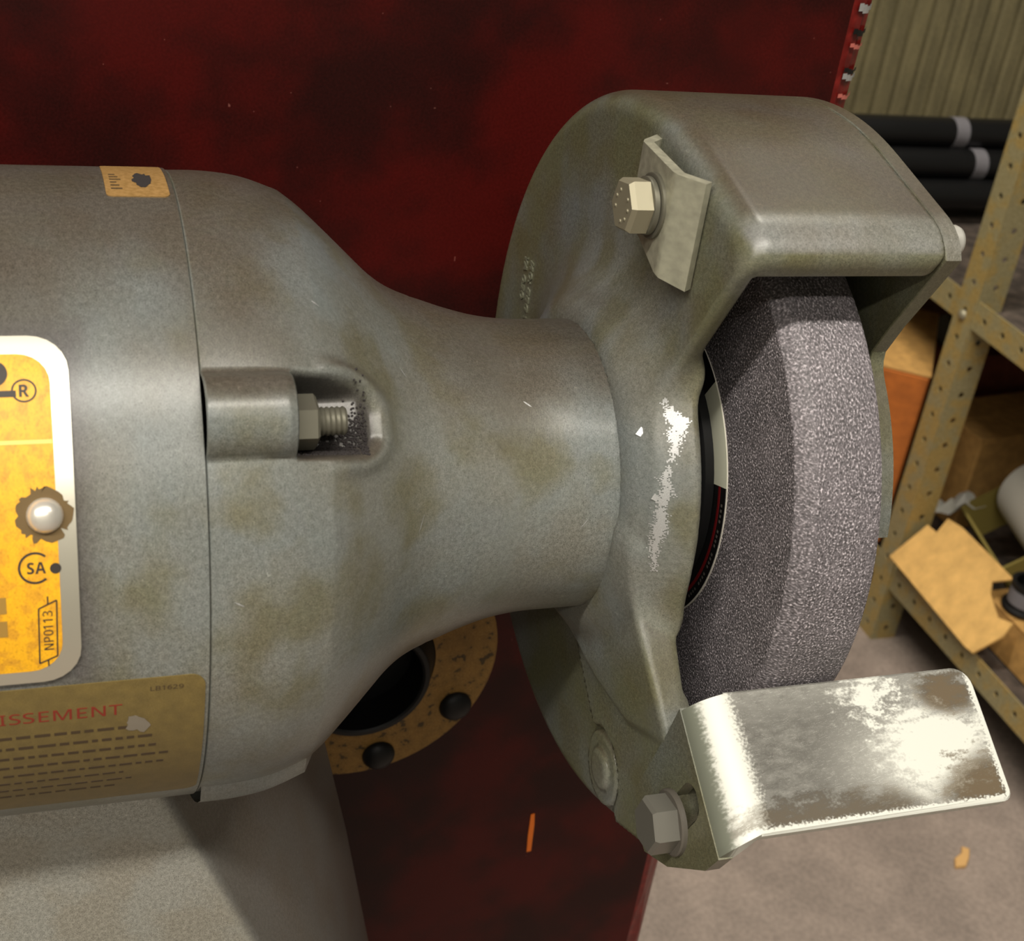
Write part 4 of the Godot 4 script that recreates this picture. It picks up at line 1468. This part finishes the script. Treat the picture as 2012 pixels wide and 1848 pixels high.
	for i in range(-1, seg):
		var q := []
		for k in [i, i + 1]:
			var t := deg_to_rad(90.0 * maxi(k, 0) / seg)
			var o := Vector3(-R * sin(t) if k >= 0 else 0.0025, 0, -R + R * cos(t) + 0.00003)
			var i2 := Vector3(-(R - TH) * sin(t), 0, -R + (R - TH) * cos(t))
			var taper := 0.0022 * sin(t)
			q.append([o + Vector3(0, -taper * 0.5 - inset, 0), o + Vector3(0, -deep + inset - 0.003 * sin(t), 0), i2 + Vector3(0, -taper * 0.5, 0), i2 + Vector3(0, -deep - 0.003 * sin(t), 0)])
		rs.quad(q[1][0], q[1][1], q[0][1], q[0][0])
		rs.quad(q[0][2], q[0][3], q[1][3], q[1][2])
		rs.quad(q[0][1], q[1][1], q[1][3], q[0][3])
		rs.quad(q[1][0], q[0][0], q[0][2], q[1][2])
	var mapr := func(p: Vector3):
		var d := p - BL
		return Vector2(clampf((d.x + 0.0105) / (wide + 0.0105), 0.002, 0.998), clampf(d.dot(u) / deep, 0.002, 0.998))
	var rest := obj("tool_rest", rs.commit(30.0, null, mapr), M.rest, G, "bright worn steel tool rest in front of the wheel")
	# ear with its slot, outline in (s along u, t down from the plate), cut in two along the slot
	var ear := PackedVector2Array([Vector2(0.0008, 0.0080), Vector2(0.004, 0.020), Vector2(0.0105, 0.050), Vector2(0.0155, 0.0575), Vector2(0.0285, 0.0560), Vector2(0.0365, 0.0420), Vector2(0.0435, 0.0176), Vector2(0.0430, 0.0080)])
	var slot := PackedVector2Array()
	for i in 9:
		var t := deg_to_rad(90.0 - 180.0 * i / 8.0)
		slot.append(Vector2(0.0250 + 0.0054 * sin(t), 0.0110 - 0.0054 * cos(t) + 0.0054))
	for i in 9:
		var t := deg_to_rad(-90.0 + 180.0 * i / 8.0)
		slot.append(Vector2(0.0268 + 0.0054 * sin(t), 0.0400 + 0.0054 * cos(t) - 0.0054))
	var es := Soup.new()
	es.xf = Transform3D(Basis(u, -n, Vector3(-1, 0, 0)), Vector3(BL.x - R + TH, BL.y, BL.z))
	for half in [PackedVector2Array([Vector2(-0.1, -0.1), Vector2(0.0265, -0.1), Vector2(0.0265, 0.1), Vector2(-0.1, 0.1)]), PackedVector2Array([Vector2(0.0265, -0.1), Vector2(0.1, -0.1), Vector2(0.1, 0.1), Vector2(0.0265, 0.1)])]:
		for part in Geometry2D.intersect_polygons(ear, half):
			for piece in Geometry2D.clip_polygons(part, slot):
				es.extrude(piece, 0.0, TH, 0.0)
	obj("ear", es.commit(25.0, guard_grime), M.paint, rest, "painted ear of the rest with an adjusting slot")
	var bp := BL + u * 0.0266 - n * 0.0305
	var wsh := Soup.new()
	wsh.xf = along(Vector3.LEFT, Vector3(BL.x - R, bp.y, bp.z), Vector3(0, 0.4, 1))
	wsh.lathe([[0.0095, 0.0], [0.0095, 0.0012], [0.0090, 0.0016], [0.0, 0.0016]], 32)
	obj("washer", wsh.commit(), M.paint_dark if M.has("paint_dark") else dark_paint(), rest)
	var hb := Soup.new()
	hb.xf = along(Vector3.LEFT, Vector3(BL.x - R - 0.0016, bp.y, bp.z), Vector3(0, 0.4, 1))
	hexa(hb, 0.0083, 0.0072, 0.0010)
	obj("bolt_head", hb.commit(20.0), mat(Color(0.44, 0.43, 0.40), 0.36, 0.35), rest)

	# ---- bent clamp strap of the guard, with its bolt
	var cp := [Vector2(0.1312, 0.0020), Vector2(0.1256, 0.0066), Vector2(0.1245, 0.0085), Vector2(0.1230, 0.0325), Vector2(0.1234, 0.0350), Vector2(0.1284, 0.0420)]
	var cl := Soup.new()
	var y1 := 0.1070
	var y0 := 0.0772
	var tk := 0.0030
	var inner := []
	for i in cp.size():
		var d: Vector2 = (cp[mini(i + 1, cp.size() - 1)] - cp[maxi(i - 1, 0)]).normalized()
		inner.append(cp[i] + Vector2(d.y, -d.x).normalized() * tk * (1.0 if d.y > 0 else 1.0))
	for i in cp.size() - 1:
		var b0: float = y0 + [0.014, 0.010, 0.008, 0.0015, 0.001, 0.0][i]
		var b1: float = y0 + [0.014, 0.010, 0.008, 0.0015, 0.001, 0.0][i + 1]
		var A := Vector3(cp[i].x, b0, cp[i].y)
		var B := Vector3(cp[i + 1].x, b1, cp[i + 1].y)
		var C := Vector3(cp[i + 1].x, y1, cp[i + 1].y)
		var D := Vector3(cp[i].x, y1, cp[i].y)
		var dA := Vector3(inner[i].x - cp[i].x, 0, inner[i].y - cp[i].y)
		var dB := Vector3(inner[i + 1].x - cp[i + 1].x, 0, inner[i + 1].y - cp[i + 1].y)
		var cen := (A + B + C + D + (dA + dB) * 2.0) / 4.0 - (dA + dB) * 0.25
		cl.oquad(A, B, C, D, cen)
		cl.oquad(A + dA, B + dB, C + dB, D + dA, cen)
		cl.oquad(D, C, C + dB, D + dA, cen)
		cl.oquad(A, B, B + dB, A + dA, cen)
		if i == cp.size() - 2: cl.oquad(B, C, C + dB, B + dB, cen)
		if i == 0: cl.oquad(A, D, D + dA, A + dA, cen)
	var strap := obj("clamp_strap", cl.commit(38.0), M.clamp, gm, "bent steel clamp strap bolted to the guard")
	var bc := Vector3(0.1234, 0.0945, 0.0243)
	for q in [[0.0088, 0.0, 0.0014], [0.0078, 0.0016, 0.0017]]:
		var ws := Soup.new()
		ws.xf = along(Vector3.LEFT, bc + Vector3(-q[1], 0, 0))
		ws.lathe([[q[0], 0.0], [q[0], q[2] * 0.8], [q[0] - 0.0005, q[2]], [0.0, q[2]]], 36)
		obj("clamp_washer", ws.commit(), M.steel_dull, gm)
	var hx := Soup.new()
	hx.xf = along(Vector3.LEFT, bc + Vector3(-0.0033, 0, 0), Vector3(0, 1, 0.1))
	hexa(hx, 0.0079, 0.0060, 0.0013)
	obj("clamp_bolt", hx.commit(20.0), M.steel, gm, "hexagon bolt head of the clamp strap")
	for i in 9:
		var t := TAU * i / 9.0
		if i in [2, 6]: continue
		var d := Soup.new()
		d.xf = along(Vector3.LEFT, bc + Vector3(-0.0093, 0.0042 * sin(t), 0.0042 * cos(t)))
		d.lathe([[0.0006, 0.0], [0.0004, 0.0003], [0.0, 0.00035]], 8)
		obj("head_mark", d.commit(50.0), M.steel, gm)

func plain_paint() -> StandardMaterial3D:
	M.paint_plain = mat(Color(0.43, 0.43, 0.36), 0.5)
	return M.paint_plain
func dark_paint() -> StandardMaterial3D:
	M.paint_dark = mat(Color(0.36, 0.34, 0.31), 0.5)
	return M.paint_dark
